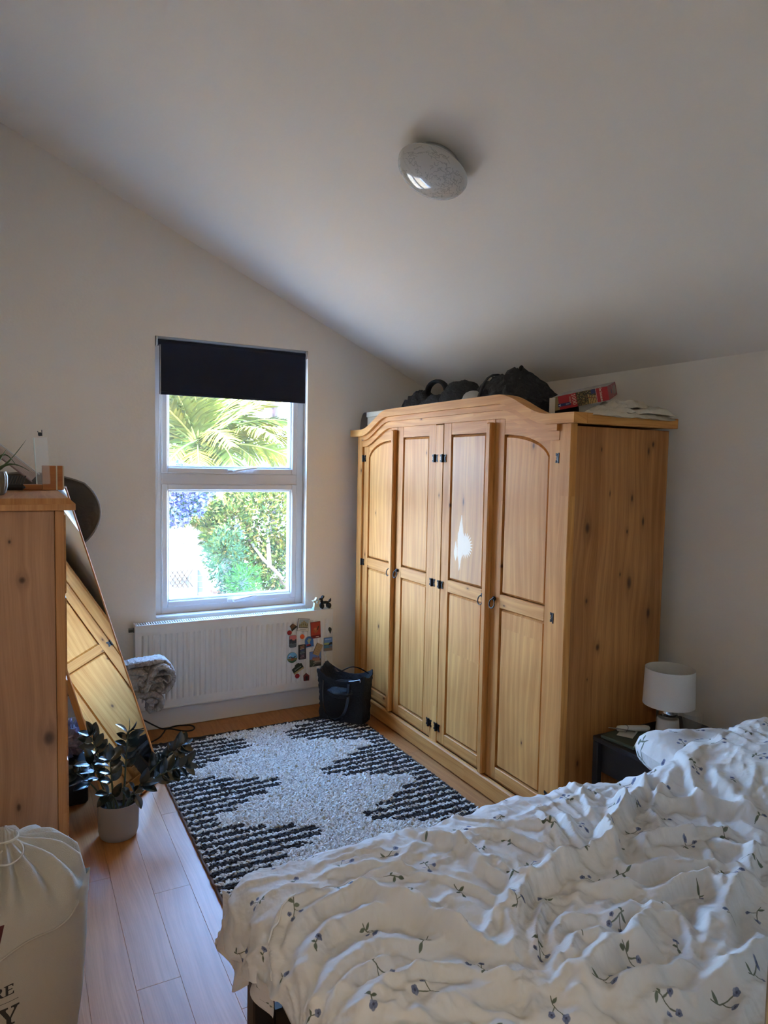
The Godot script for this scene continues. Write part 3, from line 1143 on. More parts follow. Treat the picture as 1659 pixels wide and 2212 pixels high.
func wardrobe_top() -> void:
	var y := 1.7555
	var cloth := bump(mat(lin(0.010, 0.010, 0.011), 0.8), noise_tex(41, 0.12, 256, true, 4.0), 0.5)
	var dark2 := bump(mat(lin(0.018, 0.018, 0.020), 0.7), noise_tex(42, 0.12, 256, true, 4.0), 0.5)
	# cream box at the far end with a grey folder beside it
	var g := G.new()
	var b := thing("cream_box", "flat cream cardboard box at the window end of the wardrobe top", "box", Vector3(2.045, y, -3.80), 0.0)
	g.box(Vector3(0, 0.052, 0), Vector3(0.09, 0.104, 0.36), 0.003)
	part("base", g, mat(lin(0.66, 0.60, 0.47), 0.7), b)
	g = G.new()
	g.box(Vector3(0, 0.12, 0), Vector3(0.10, 0.032, 0.37), 0.003)
	part("lid", g, mat(lin(0.74, 0.69, 0.56), 0.7), b)
	g = G.new()
	var rows := []
	for k in 13:
		var t := k / 12.0
		rows.append([Vector3(1.995, y + 0.002 + 0.135 * sin(t * PI * 0.5), -4.075 + 0.07 * t * t), Vector3(2.30, y + 0.002 + 0.125 * sin(t * PI * 0.5), -4.070 + 0.07 * t * t)])
	for k in range(12, -1, -1):
		var t := k / 12.0
		rows.append([Vector3(1.995, y + 0.001 + 0.131 * sin(t * PI * 0.5), -4.071 + 0.07 * t * t), Vector3(2.30, y + 0.001 + 0.121 * sin(t * PI * 0.5), -4.066 + 0.07 * t * t)])
	g.sheet(rows)
	single("grey_folder", g, mat(lin(0.30, 0.29, 0.31), 0.6), "curved grey plastic folder behind the end of the wardrobe cornice", "folder")
	# black rucksack with a looped handle
	var r := thing("rucksack", "black rucksack with a looped carrying handle on the wardrobe", "bag", Vector3(2.215, y, -3.45))
	g = G.new()
	lump(g, Vector3(0, 0.13, 0.21), Vector3(0.105, 0.150, 0.19), 3, 0.05, 2.2, 40, 24, 0.0)
	part("body", g, cloth, r)
	g = G.new()
	lump(g, Vector3(0.0, 0.125, -0.22), Vector3(0.095, 0.135, 0.15), 5, 0.10, 3.0, 36, 20, 0.0)
	part("pocket", g, dark2, r)
	g = G.new()
	lump(g, Vector3(-0.02, 0.10, 0.0), Vector3(0.09, 0.12, 0.20), 6, 0.08, 3.0, 36, 20, 0.0)
	part("front_pocket", g, dark2, r)
	g = G.new()
	var path := []
	for k in 17:
		var t := k / 16.0
		var la := PI * 1.25 - PI * 1.45 * t
		path.append(Vector3(0.0, 0.252 + 0.065 * sin(la) - 0.03 * t, -0.045 + 0.105 * cos(la)))
	g.tube(path, 0.021, 10, 0.55)
	part("handle", g, cloth, r)
	g = G.new()
	g.box(Vector3(-0.108, 0.150, 0.10), Vector3(0.012, 0.018, 0.085), 0.004)
	part("reflective_strip", g, mat(lin(0.25, 0.25, 0.24), 0.4), r)
	g = G.new()
	g.tube([Vector3(-0.03, 0.10, -0.37), Vector3(-0.05, 0.17, -0.36), Vector3(-0.06, 0.20, -0.31), Vector3(-0.05, 0.19, -0.25)], 0.012, 8, 0.4)
	part("strap", g, dark2, r)
	# sports pad
	var s := thing("sports_pad", "grey and cream moulded sports pad between two black bags", "sports pad", Vector3(2.06, y, -2.90))
	g = G.new()
	lump(g, Vector3(0, 0.13, -0.005), Vector3(0.055, 0.055, 0.075), 8, 0.04, 2.0)
	part("shell", g, mat(lin(0.42, 0.40, 0.34), 0.45), s)
	for k in 3:
		g = G.new()
		g.ball(Vector3(-0.045, 0.135 - 0.012 * k, -0.075 + 0.05 * k), Vector3(0.012, 0.012 - 0.002 * k, 0.016), 10, 6)
		part("vent", g, M.black, s)
	g = G.new()
	g.ball(Vector3(-0.005, 0.105, -0.085), Vector3(0.042, 0.04, 0.035), 16, 10)
	part("toe_cap", g, mat(lin(0.06, 0.06, 0.065), 0.3), s)
	g = G.new()
	lump(g, Vector3(0, 0.06, 0), Vector3(0.06, 0.065, 0.09), 9, 0.1, 3.0, 30, 16, 0.0)
	part("padding", g, dark2, s)
	# big slumped holdall
	var h := thing("holdall", "large black fabric holdall slumped on the wardrobe beside a red box", "bag", Vector3(2.17, y, -2.62))
	g = G.new()
	rows = []
	var crest := [[-0.33, 0.08], [-0.30, 0.19], [-0.24, 0.238], [-0.17, 0.252], [-0.05, 0.270], [0.005, 0.240], [0.075, 0.188], [0.15, 0.135], [0.19, 0.10], [0.22, 0.03]]
	var f := noise(77, 7.0, 3)
	for k in 46:
		var u := k / 45.0 * 9.0
		var i := mini(int(u), 8)
		var fr := u - i
		var z: float = lerpf(crest[i][0], crest[i + 1][0], fr)
		var top: float = lerpf(crest[i][1], crest[i + 1][1], fr)
		var row := []
		for q in 33:
			var a := PI * q / 32.0
			var rr := 1.0 + 0.13 * f.get_noise_2d(z * 2.0, a * 0.9) + 0.05 * f.get_noise_2d(z * 9.0, a * 1.3)
			row.append(Vector3(-0.15 * cos(a) * rr * minf(1.0, top / 0.09), maxf(0.001, top * pow(sin(a), 0.75) * rr), z + 0.02 * f.get_noise_2d(a * 2.0, z * 5.0)))
		rows.append(row)
	g.sheet(rows, [], false, true)
	part("body", g, cloth, h)
	for k in 2:
		g = G.new()
		path = []
		for q in 15:
			var a := PI * q / 14.0
			path.append(Vector3(-0.158 * cos(a) * (0.92 + 0.06 * k), 0.012 + (0.225 + 0.03 * k) * pow(sin(a), 0.8), -0.27 + 0.05 * k + 0.02 * sin(a * 3.0)))
		g.tube(path, 0.011, 8, 0.5)
		part("strap", g, dark2, h)
	g = G.new()
	g.ball(Vector3(0.06, 0.065, 0.20), Vector3(0.06, 0.065, 0.06), 20, 12)
	part("end_flap", g, cloth, h)
	g = G.new()
	g.ball(Vector3(0.0, 0.278, -0.05), Vector3(0.012, 0.016, 0.012), 10, 6)
	part("zip_pull", g, M.black, h)
	puzzle_box(y)
	# folded cream cloth
	var cl := thing("folded_cloth", "loosely folded cream cloth on the near end of the wardrobe", "cloth", Vector3(2.27, y, -2.12))
	var linen := bump(mat(lin(0.62, 0.55, 0.43), 0.9), noise_tex(43, 0.2, 256, true, 3.0), 0.4)
	for l in [[Vector3(-0.02, 0.004, 0.03), 0.46, 0.17, 0.020, 1, 0.10], [Vector3(0.03, 0.024, 0.01), 0.36, 0.17, 0.026, 2, -0.12], [Vector3(0.05, 0.050, -0.02), 0.27, 0.15, 0.024, 3, 0.10]]:
		g = G.new()
		fold(g, l[0], l[1], l[2], l[3], l[4], l[5])
		part("fold", g, linen, cl)


# one folded layer of cloth: a rumpled top, soft rim and flat underside
func fold(g: G, c: Vector3, lx: float, lz: float, th: float, sd: int, turn: float) -> void:
	var f := noise(sd * 17, 4.0, 2)
	var rot := Basis(Vector3.UP, turn)
	for side in [1.0, -1.0]:
		var rows := []
		for k in 41:
			var v := k / 20.0 - 1.0
			var row := []
			for q in 25:
				var u := q / 12.0 - 1.0
				var rim := sqrt(maxf(0.0, 1.0 - pow(absf(v), 8.0))) * sqrt(maxf(0.0, 1.0 - pow(absf(u), 6.0)))
				var px := v * lx * 0.5 * (1.0 + 0.10 * f.get_noise_2d(u * 0.4, 5.0))
				var pz := u * lz * 0.5 * (1.0 + 0.16 * f.get_noise_2d(v * 0.5, 9.0))
				var lift := 0.5 + 0.5 * f.get_noise_2d(px * 2.2, pz * 2.2)
				var crease := 1.0 - clampf(absf(f.get_noise_2d(px * 1.6 + 3.0, pz * 3.4)) * 3.5, 0.0, 1.0)
				var yy := th * rim * (0.45 + 0.75 * lift + 0.5 * crease) if side > 0 else 0.0
				yy += 0.004 + 0.012 * maxf(0.0, f.get_noise_2d(px * 1.5 + 8.0, pz * 2.0))
				row.append(c + rot * Vector3(px, yy, pz))
			rows.append(row)
		g.sheet(rows, [], false, side < 0)


func paint_rect(im: Image, x: int, y: int, w: int, h: int, c: Color) -> void:
	im.fill_rect(Rect2i(x, y, w, h), c)


func disc(im: Image, cx: float, cyy: float, r: float, c: Color, a := 1.0) -> void:
	var w := im.get_width()
	var h := im.get_height()
	for yy in range(maxi(0, int(cyy - r - 1)), mini(h, int(cyy + r + 2))):
		for xx in range(maxi(0, int(cx - r - 1)), mini(w, int(cx + r + 2))):
			var d := Vector2(xx + 0.5 - cx, yy + 0.5 - cyy).length()
			var k := clampf(r - d + 0.5, 0.0, 1.0) * a
			if k > 0.0:
				im.set_pixel(xx, yy, im.get_pixel(xx, yy).lerp(c, k))


func stroke(im: Image, pts: Array, r: float, c: Color, a := 1.0) -> void:
	for k in pts.size() - 1:
		var p: Vector2 = pts[k]
		var q: Vector2 = pts[k + 1]
		var n := maxi(1, int((q - p).length() / maxf(0.6, r * 0.6)))
		for s in n + 1:
			disc(im, lerpf(p.x, q.x, float(s) / n), lerpf(p.y, q.y, float(s) / n), r, c, a)


func text_part(called: String, words: String, size: float, mt: Material, parent: Node3D, xf: Transform3D, serif := true, bold := false) -> MeshInstance3D:
	var f := SystemFont.new()
	f.font_names = PackedStringArray(["Droid Serif" if serif else "Droid Sans"])
	f.font_weight = 700 if bold else 400
	var t := TextMesh.new()
	t.font = f
	t.text = words
	t.font_size = 48
	t.pixel_size = size / 34.0
	t.depth = 0.0006
	var o := part(called, t, mt, parent)
	o.transform = xf
	return o


func puzzle_box(y: float) -> void:
	# local axes: z along the box (0.37), x its depth, y its thickness; tilted, resting on the cloth
	var im := Image.create(512, 160, false, Image.FORMAT_RGB8)
	im.fill(Color(0.62, 0.07, 0.13))
	paint_rect(im, 0, 0, 50, 160, Color(0.60, 0.53, 0.36))
	var r := RandomNumberGenerator.new()
	r.seed = 5
	paint_rect(im, 222, 0, 180, 160, Color(0.20, 0.19, 0.13))
	for k in 420:
		var c: Color = [Color(0.34, 0.31, 0.2), Color(0.45, 0.38, 0.22), Color(0.14, 0.14, 0.1), Color(0.3, 0.15, 0.1), Color(0.62, 0.55, 0.36)][r.randi() % 5]
		disc(im, 222 + r.randf() * 178, r.randf() * 160, r.randf_range(2, 7), c)
	paint_rect(im, 360, 0, 40, 50, Color(0.12, 0.16, 0.36))
	for k in 5:
		paint_rect(im, 330 + k * 15, 60 + 3 * k, 8, 96, Color(0.75, 0.6, 0.36))
		paint_rect(im, 330 + k * 15, 80 + 5 * k, 8, 8, Color(0.5, 0.12, 0.1))
	for k in 14:
		paint_rect(im, 402, k * 12, 6, 6, Color(0.85, 0.8, 0.78))
	paint_rect(im, 40, 92, 120, 34, Color(0.07, 0.16, 0.42))
	stroke(im, [Vector2(62, 102), Vector2(48, 109), Vector2(62, 117)], 4, Color(0.92, 0.92, 0.95))
	for k in 5:
		stroke(im, [Vector2(118 + k * 7, 103), Vector2(116 + k * 7, 115)], 1.6, Color(0.8, 0.82, 0.9))
	var face := mat(Color.WHITE, 0.45, 0.0, ImageTexture.create_from_image(im))
	var tp := Image.create(256, 256, false, Image.FORMAT_RGB8)
	tp.fill(Color(0.60, 0.56, 0.52))
	for k in 240:
		disc(tp, r.randf() * 256, r.randf() * 256, r.randf_range(3, 15), [Color(0.66, 0.62, 0.57), Color(0.52, 0.48, 0.45), Color(0.72, 0.68, 0.64), Color(0.58, 0.5, 0.47), Color(0.46, 0.43, 0.42)][r.randi() % 5], 0.7)
	var b := thing("puzzle_box", "tilted red jigsaw puzzle box lying on the wardrobe top", "box", Vector3(2.224, y + 0.120, -2.290), 0.0)
	var lz := Vector3(0.58, 0.18, 0.81).normalized()
	var lx := Vector3(0.81, 0.19, -0.58)
	lx = (lx - lz * lx.dot(lz)).normalized()
	b.basis = Basis(lx, lz.cross(lx), lz)
	var L := 0.228
	var D := 0.29
	var T := 0.058
	var g := G.new()
	g.box(Vector3(0, 0, 0), Vector3(D - 0.003, T - 0.003, L - 0.003), 0.001)
	part("carton", g, mat(lin(0.50, 0.44, 0.36), 0.6), b)
	g = G.new()   # printed long side, facing -x
	var h := [Vector3(-D / 2, -T / 2, -L / 2), Vector3(-D / 2, -T / 2, L / 2), Vector3(-D / 2, T / 2, L / 2), Vector3(-D / 2, T / 2, -L / 2)]
	g.face(h, [Vector2(0, 1), Vector2(1, 1), Vector2(1, 0), Vector2(0, 0)])
	part("printed_side", g, face, b)
	g = G.new()
	g.face([Vector3(-D / 2, T / 2, -L / 2), Vector3(-D / 2, T / 2, L / 2), Vector3(D / 2, T / 2, L / 2), Vector3(D / 2, T / 2, -L / 2)], [Vector2(0, 1), Vector2(1, 1), Vector2(1, 0), Vector2(0, 0)])
	part("printed_lid", g, mat(Color.WHITE, 0.4, 0.0, ImageTexture.create_from_image(tp)), b)
	var e := Image.create(128, 64, false, Image.FORMAT_RGB8)
	e.fill(Color(0.58, 0.08, 0.13))
	paint_rect(e, 74, 12, 42, 40, Color(0.55, 0.46, 0.42))
	paint_rect(e, 40, 24, 14, 18, Color(0.1, 0.18, 0.42))
	for k in 8:
		paint_rect(e, 62, 6 + k * 7, 5, 4, Color(0.85, 0.72, 0.7))
	g = G.new()
	g.face([Vector3(-D / 2, -T / 2, L / 2), Vector3(D / 2, -T / 2, L / 2), Vector3(D / 2, T / 2, L / 2), Vector3(-D / 2, T / 2, L / 2)], [Vector2(0, 1), Vector2(1, 1), Vector2(1, 0), Vector2(0, 0)])
	part("printed_end", g, mat(Color.WHITE, 0.4, 0.0, ImageTexture.create_from_image(e)), b)
	# lettering turned to read along the height of the side
	var cream := mat(lin(0.70, 0.62, 0.50), 0.5)
	var base := Basis(Vector3.UP, -PI / 2)
	text_part("lettering", "1000", 0.0150, cream, b, Transform3D(base * Basis(Vector3.BACK, -PI / 2), Vector3(-D / 2 - 0.0006, 0.004, -0.0265)), true, false)
	text_part("lettering", "PUZZLE", 0.0060, cream, b, Transform3D(base * Basis(Vector3.BACK, -PI / 2), Vector3(-D / 2 - 0.0006, 0.004, -0.0425)), false, false)
	text_part("lettering", "Christmas", 0.0092, cream, b, Transform3D(base * Basis(Vector3.BACK, -PI / 2), Vector3(-D / 2 - 0.0006, 0.002, 0.0850)), true, true)
	# pale tag hanging over the corner of the box
	g = G.new()
	g.box(Vector3(2.03, y + 0.050, -2.285), Vector3(0.003, 0.098, 0.036), 0.001)
	single("paper_tag", g, mat(lin(0.62, 0.58, 0.48), 0.7), "pale cardboard tag with a slot leaning on the puzzle box corner", "tag")
	var ot := thing("white_envelope", "white envelope under the window end of the puzzle box", "envelope", Vector3(2.06, y + 0.006, -2.42), 0.2)
	g = G.new()
	g.box(Vector3.ZERO, Vector3(0.16, 0.010, 0.11), 0.002)
	part("sheet", g, M.white, ot)


# ---------------------------------------------------------------- bed
# crests of the main folds of the duvet: [x, z, x, z, ...], height, half width
const RIDGES := [
	[[0.467, -1.279, 0.576, -1.331, 0.671, -1.330, 0.721, -1.210, 0.763, -1.098, 0.812, -1.001], 0.020, 0.050],
	[[0.410, -1.253, 0.472, -1.334, 0.559, -1.366, 0.615, -1.365], 0.016, 0.035],
	[[0.460, -1.168, 0.561, -1.243, 0.671, -1.235, 0.772, -1.185], 0.018, 0.045],
	[[0.442, -1.087, 0.527, -1.135, 0.629, -1.154, 0.770, -1.084], 0.018, 0.045],
	[[0.480, -1.059, 0.558, -1.100, 0.662, -1.107], 0.013, 0.035],
	[[0.498, -1.002, 0.576, -1.028, 0.671, -1.025, 0.763, -0.987], 0.018, 0.045],
	[[0.538, -0.982, 0.600, -0.999, 0.675, -0.987], 0.012, 0.035],
	[[0.808, -0.965, 0.905, -1.071, 1.008, -1.169, 1.081, -1.175, 1.168, -1.192], 0.030, 0.055],
	[[0.833, -0.943, 0.945, -1.051, 1.016, -1.112], 0.018, 0.035],
	[[0.835, -0.924, 0.919, -0.928, 0.976, -0.970, 1.031, -0.953], 0.020, 0.040],
	[[0.846, -0.834, 0.940, -0.889, 1.007, -0.913, 1.091, -0.891], 0.028, 0.060],
	[[1.370, -1.296, 1.309, -1.202, 1.192, -1.195, 1.099, -1.195], 0.024, 0.040],
	[[1.311, -1.383, 1.263, -1.293, 1.245, -1.217], 0.018, 0.035],
	[[1.268, -1.142, 1.325, -1.228, 1.505, -1.329, 1.697, -1.415], 0.028, 0.045],
	[[1.265, -1.128, 1.279, -1.092, 1.351, -1.086, 1.418, -1.038, 1.491, -0.987], 0.024, 0.045],
	[[1.360, -1.144, 1.417, -1.183, 1.515, -1.152, 1.631, -1.104], 0.022, 0.040],
	[[1.604, -1.323, 1.683, -1.242, 1.717, -1.145, 1.733, -1.063], 0.024, 0.045],
	[[1.805, -1.291, 1.768, -1.200, 1.734, -1.118], 0.016, 0.035],
	[[1.220, -1.011, 1.320, -1.015, 1.404, -1.001, 1.380, -0.958], 0.026, 0.045],
	[[1.204, -0.814, 1.344, -0.899, 1.421, -0.938, 1.486, -0.975], 0.030, 0.050],
	[[1.205, -0.921, 1.172, -0.961, 1.092, -0.933, 1.042, -0.896], 0.024, 0.045],
	[[1.058, -0.768, 1.140, -0.761, 1.220, -0.777, 1.340, -0.809], 0.032, 0.060],
	[[0.920, -0.829, 0.997, -0.824, 1.101, -0.808], 0.026, 0.050],
	[[0.836, -0.889, 0.884, -0.890, 0.889, -0.862], 0.016, 0.035],
	[[0.923, -1.425, 0.972, -1.351, 0.959, -1.265, 1.003, -1.186], 0.016, 0.035],
	[[1.035, -1.441, 1.099, -1.356, 1.144, -1.283], 0.014, 0.030],
	[[0.895, -1.510, 0.951, -1.378, 0.970, -1.320], 0.013, 0.030],
	[[1.147, -1.405, 1.228, -1.328, 1.186, -1.246], 0.016, 0.030],
	[[0.974, -1.272, 1.012, -1.284, 1.001, -1.244, 1.019, -1.206], 0.012, 0.025],
	[[1.660, -1.457, 1.629, -1.332, 1.672, -1.311], 0.020, 0.035],
	[[1.839, -1.422, 1.743, -1.299, 1.675, -1.225], 0.018, 0.035],
	[[1.493, -1.538, 1.452, -1.440, 1.399, -1.360], 0.014, 0.030],
	[[1.425, -0.909, 1.586, -1.001, 1.643, -1.004], 0.022, 0.035],
	[[1.081, -0.983, 1.164, -0.989, 1.241, -0.951], 0.018, 0.040],
	[[1.196, -0.973, 1.217, -0.915, 1.184, -0.866, 1.119, -0.837], 0.018, 0.040],
	[[0.820, -1.290, 0.874, -1.236, 0.925, -1.158, 0.923, -1.109], 0.012, 0.030],
	[[0.619, -1.433, 0.728, -1.409, 0.799, -1.344, 0.821, -1.263], 0.010, 0.030],
	[[0.744, -1.248, 0.749, -1.149, 0.777, -1.049, 0.807, -1.014], 0.014, 0.030],
	[[1.319, -0.962, 1.267, -0.890, 1.191, -0.841], 0.018, 0.035],
	[[0.929, -0.993, 0.994, -1.027, 1.059, -1.017], 0.014, 0.030],
	[[1.116, -1.116, 1.165, -1.064, 1.245, -1.052], 0.018, 0.035],
	[[0.709, -0.953, 0.776, -0.945, 0.804, -0.905, 0.780, -0.859], 0.018, 0.045],
	[[0.612, -0.952, 0.669, -0.956, 0.702, -0.923], 0.014, 0.040],
	[[0.939, -0.795, 1.004, -0.787, 1.033, -0.755], 0.018, 0.045],
	[[1.086, -0.704, 1.156, -0.727, 1.218, -0.731], 0.020, 0.045],
	[[1.507, -1.391, 1.468, -1.306, 1.380, -1.236], 0.018, 0.030],
	[[1.752, -1.388, 1.534, -1.274, 1.474, -1.190], 0.016, 0.030],
	[[1.551, -1.083, 1.583, -1.034, 1.574, -0.960], 0.016, 0.035],
	[[1.266, -1.425, 1.243, -1.358, 1.180, -1.299], 0.012, 0.025],
]

const DU := 0.006
const D_X0 := 0.0
const D_Z0 := -2.1
const D_NX := 445
const D_NZ := 350
var fold_map := PackedFloat32Array()


func make_folds() -> void:
	fold_map.resize(D_NX * D_NZ)
	var big := noise(5, 2.4, 2)
	var mid := noise(8, 6.0, 2)
	var fine := noise(15, 22.0, 2)
	for j in D_NZ:
		var z := D_Z0 + j * DU
		for i in D_NX:
			var x := D_X0 + i * DU
			var wx := x + 0.05 * big.get_noise_2d(x * 1.5 + 20.0, z * 1.5)
			var wz := z + 0.05 * big.get_noise_2d(x * 1.5, z * 1.5 + 30.0)
			# creases run mostly along the bed's width, turned a little
			var a := wx * 0.80 + wz * 0.60
			var b := wz * 0.80 - wx * 0.60
			var crease := 1.0 - absf(mid.get_noise_2d(a * 1.35, b * 0.55)) * 3.2
			var k := clampf(crease, -0.6, 1.0)
			fold_map[j * D_NX + i] = 0.022 * big.get_noise_2d(x, z) + 0.0065 * k * absf(k) + 0.0030 * fine.get_noise_2d(wx * 1.2, wz * 0.6)
	# many short secondary creases that follow a slowly turning direction
	var all := []
	for r in RIDGES:
		all.append([r[0], r[1] * 1.45, r[2]])
	var rr := RandomNumberGenerator.new()
	rr.seed = 18
	for k in 340:
		var c := Vector2(rr.randf_range(0.35, 2.45), rr.randf_range(-1.75, -0.28))
		var a := -0.75 + 1.9 * big.get_noise_2d(c.x * 0.8 + 11.0, c.y * 0.8) + rr.randfn(0, 0.35)
		if c.x < 0.80:
			a = lerpf(a, 1.0 + 0.9 * (c.y + 1.2), 0.75)
		var d := Vector2(cos(a), sin(a)) * rr.randf_range(0.035, 0.13)
		var bend := Vector2(-d.y, d.x) * rr.randf_range(-0.3, 0.3)
		all.append([[c.x - d.x, c.y - d.y, c.x + bend.x, c.y + bend.y, c.x + d.x, c.y + d.y], rr.randf_range(0.0030, 0.0085), rr.randf_range(0.012, 0.028)])
	for r in all:
		var p: Array = r[0]
		var amp: float = r[1]
		var w: float = r[2]
		var lo := Vector2(1e9, 1e9)
		var hi := Vector2(-1e9, -1e9)
		for k in range(0, p.size(), 2):
			lo = lo.min(Vector2(p[k], p[k + 1]))
			hi = hi.max(Vector2(p[k], p[k + 1]))
		var n := p.size() / 2
		for j in range(maxi(0, int((lo.y - w * 2 - D_Z0) / DU)), mini(D_NZ, int((hi.y + w * 2 - D_Z0) / DU) + 1)):
			for i in range(maxi(0, int((lo.x - w * 2 - D_X0) / DU)), mini(D_NX, int((hi.x + w * 2 - D_X0) / DU) + 1)):
				var c := Vector2(D_X0 + i * DU, D_Z0 + j * DU)
				c += Vector2(0.012 * big.get_noise_2d(c.x * 2.5, c.y * 2.5), 0.012 * big.get_noise_2d(c.x * 2.5 + 40.0, c.y * 2.5))
				var best := 1e9
				var along_t := 0.0
				var side := 1.0
				for q in n - 1:
					var a := Vector2(p[q * 2], p[q * 2 + 1])
					var b := Vector2(p[q * 2 + 2], p[q * 2 + 3])
					var t := clampf((c - a).dot(b - a) / (b - a).length_squared(), 0.0, 1.0)
					var dd := (c - a.lerp(b, t)).length()
					if dd < best:
						best = dd
						along_t = (q + t) / (n - 1)
						side = signf((b - a).cross(c - a))
				# one flank is steeper than the other; the crest fades at its ends
				var e := best / (w * (0.80 + 0.30 * clampf(-side * best / (w * 0.25), -1.0, 1.0)))
				if e < 1.6:
					var h := amp * (exp(-pow(e, 1.5) * 2.4) * 1.10 - 0.20 * exp(-(e - 1.1) * (e - 1.1) * 5.0))
					fold_map[j * D_NX + i] += h * pow(maxf(0.0, sin(PI * (0.06 + 0.88 * along_t))), 0.6)


func fold_at(x: float, z: float) -> float:
	var u := clampf((x - D_X0) / DU, 0.0, D_NX - 1.01)
	var v := clampf((z - D_Z0) / DU, 0.0, D_NZ - 1.01)
	var i := int(u)
	var j := int(v)
	var a := lerpf(fold_map[j * D_NX + i], fold_map[j * D_NX + i + 1], u - i)
	var b := lerpf(fold_map[(j + 1) * D_NX + i], fold_map[(j + 1) * D_NX + i + 1], u - i)
	return lerpf(a, b, v - j)


func edge_drop(q: float, r: float, flare: float) -> Vector2:     # q < 0 outside: (outwards, downwards)
	if q >= 0.0:
		return Vector2.ZERO
	if -q < r * PI * 0.5:
		return Vector2(r * sin(-q / r), r * (1.0 - cos(-q / r)))
	var rest := -q - r * PI * 0.5
	return Vector2(r + rest * flare, r + rest * 0.985)


func duvet_point(s: float, t: float) -> Vector3:
	var fx := 0.54                                  # where the top starts to roll over the foot
	var fz := lerpf(-1.50, -1.36, smoothstep(1.45, 1.85, s))
	var r := 0.10
	var ex := edge_drop(s - fx, r, 0.10)
	var ez := edge_drop(t - fz, r, 0.06)
	var x := maxf(s, fx) - ex.x
	var z := maxf(t, fz) - ez.x
	var y := 0.585
	# it rises over the pillows at the head
	y += 0.130 * smoothstep(1.62, 2.0, s) * (1.0 - 0.35 * smoothstep(2.15, 2.45, s))
	y += 0.020 * sin(clampf((t + 1.55) / 1.3, 0, 1) * PI)
	var fall := sqrt(ex.y * ex.y + ez.y * ez.y)
	y -= fall if fall < 0.15 else 0.15 + 0.09 * (1.0 - exp(-(fall - 0.15) / 0.09))
	var h := fold_at(s, t)
	var ax := clampf((fx - s) / (r * PI * 0.5), 0.0, 1.0) * PI * 0.5
	var az := clampf((fz - t) / (r * PI * 0.5), 0.0, 1.0) * PI * 0.5
	var wave := 0.0
	if s < fx - 0.05:                                # hanging pleats at the foot
		wave += 0.010 * sin(t * 31.0 + 2.0 * sin(t * 9.0)) * clampf((fx - 0.05 - s) / 0.15, 0, 1)
	if t < fz - 0.05:
		wave += 0.012 * sin(s * 24.0 + 1.5 * sin(s * 7.0)) * clampf((fz - 0.05 - t) / 0.15, 0, 1)
	var nn := Vector3(-sin(ax), cos(ax) * cos(az) + 0.01, -sin(az)).normalized()
	return Vector3(x, y, z) + nn * (h + wave)


func sprig(im: Image, c: Vector2, a: float, kind: int, r: RandomNumberGenerator) -> void:
	var stem := Color(0.40, 0.42, 0.36)
	var leaf := Color(0.40, 0.44, 0.38)
	var blue := [Color(0.42, 0.46, 0.58), Color(0.36, 0.40, 0.53), Color(0.50, 0.54, 0.66)]
	var at := func(x: float, y: float) -> Vector2: return c + Vector2(x, y).rotated(a) * 1.2
	var flower := func(p: Vector2, s: float) -> void:
		for k in 5:
			var b := TAU * k / 5.0 + a
			disc(im, p.x + cos(b) * s * 0.62, p.y + sin(b) * s * 0.62, s * 0.62, blue[k % 3], 0.85)
		disc(im, p.x, p.y, s * 0.32, Color(0.26, 0.28, 0.38))
	var blade := func(p: Vector2, d: float, l: float) -> void:
		for k in 9:
			var t := k / 8.0
			disc(im, p.x + cos(d) * l * t, p.y + sin(d) * l * t, 1.0 + l * 0.22 * sin(PI * clampf(t, 0.05, 0.95)), leaf, 0.8)
	if kind == 0:
		stroke(im, [at.call(0, 40), at.call(4, 20), at.call(0, 0), at.call(-6, -18)], 1.3, stem, 0.8)
		stroke(im, [at.call(2, 14), at.call(16, -4)], 1.2, stem, 0.8)
		flower.call(at.call(-8, -24), 9.0)
		flower.call(at.call(20, -8), 8.0)
		blade.call(at.call(3, 24), a + 2.6, 20.0)
	elif kind == 1:
		stroke(im, [at.call(-22, 24), at.call(-8, 8), at.call(12, -8)], 1.3, stem, 0.8)
		blade.call(at.call(-8, 8), a - 2.2, 19.0)
		blade.call(at.call(2, 0), a + 0.6, 20.0)
		blade.call(at.call(12, -8), a - 0.7, 20.0)
	elif kind == 2:
		stroke(im, [at.call(-4, 30), at.call(0, 0), at.call(6, -22)], 1.3, stem, 0.8)
		stroke(im, [at.call(-1, 10), at.call(-16, -6)], 1.2, stem, 0.8)
		flower.call(at.call(8, -26), 8.0)
		flower.call(at.call(-18, -10), 7.0)
		flower.call(at.call(14, -4), 6.0)
		blade.call(at.call(-3, 22), a + 0.3, 18.0)
		blade.call(at.call(-3, 16), a + 2.9, 16.0)
	else:
		stroke(im, [at.call(-14, 14), at.call(0, 0), at.call(14, -4)], 1.2, stem, 0.8)
		flower.call(at.call(16, -6), 8.5)
		blade.call(at.call(-2, 2), a + 2.5, 17.0)
		blade.call(at.call(0, 0), a - 1.9, 13.0)


func bedding_material() -> StandardMaterial3D:
	var im := Image.create(2048, 2048, false, Image.FORMAT_RGB8)
	im.fill(lin(0.70, 0.685, 0.66))
	var r := RandomNumberGenerator.new()
	r.seed = 12
	var n := 11
	for j in n:
		for i in n:
			var c := Vector2((i + 0.5 + (0.5 if j % 2 else 0.0)) * 2048.0 / n + r.randf_range(-34, 34), (j + 0.5) * 2048.0 / n + r.randf_range(-34, 34))
			c.x = clampf(fposmod(c.x, 2048.0), 52.0, 1996.0)
			c.y = clampf(c.y, 52.0, 1996.0)
			sprig(im, c, r.randf() * TAU, r.randi() % 4, r)
	var m := mat(Color.WHITE, 0.85, 0.0, ImageTexture.create_from_image(im))
	bump(m, noise_tex(61, 0.05, 512, true, 5.0, 4), 0.35)
	return m


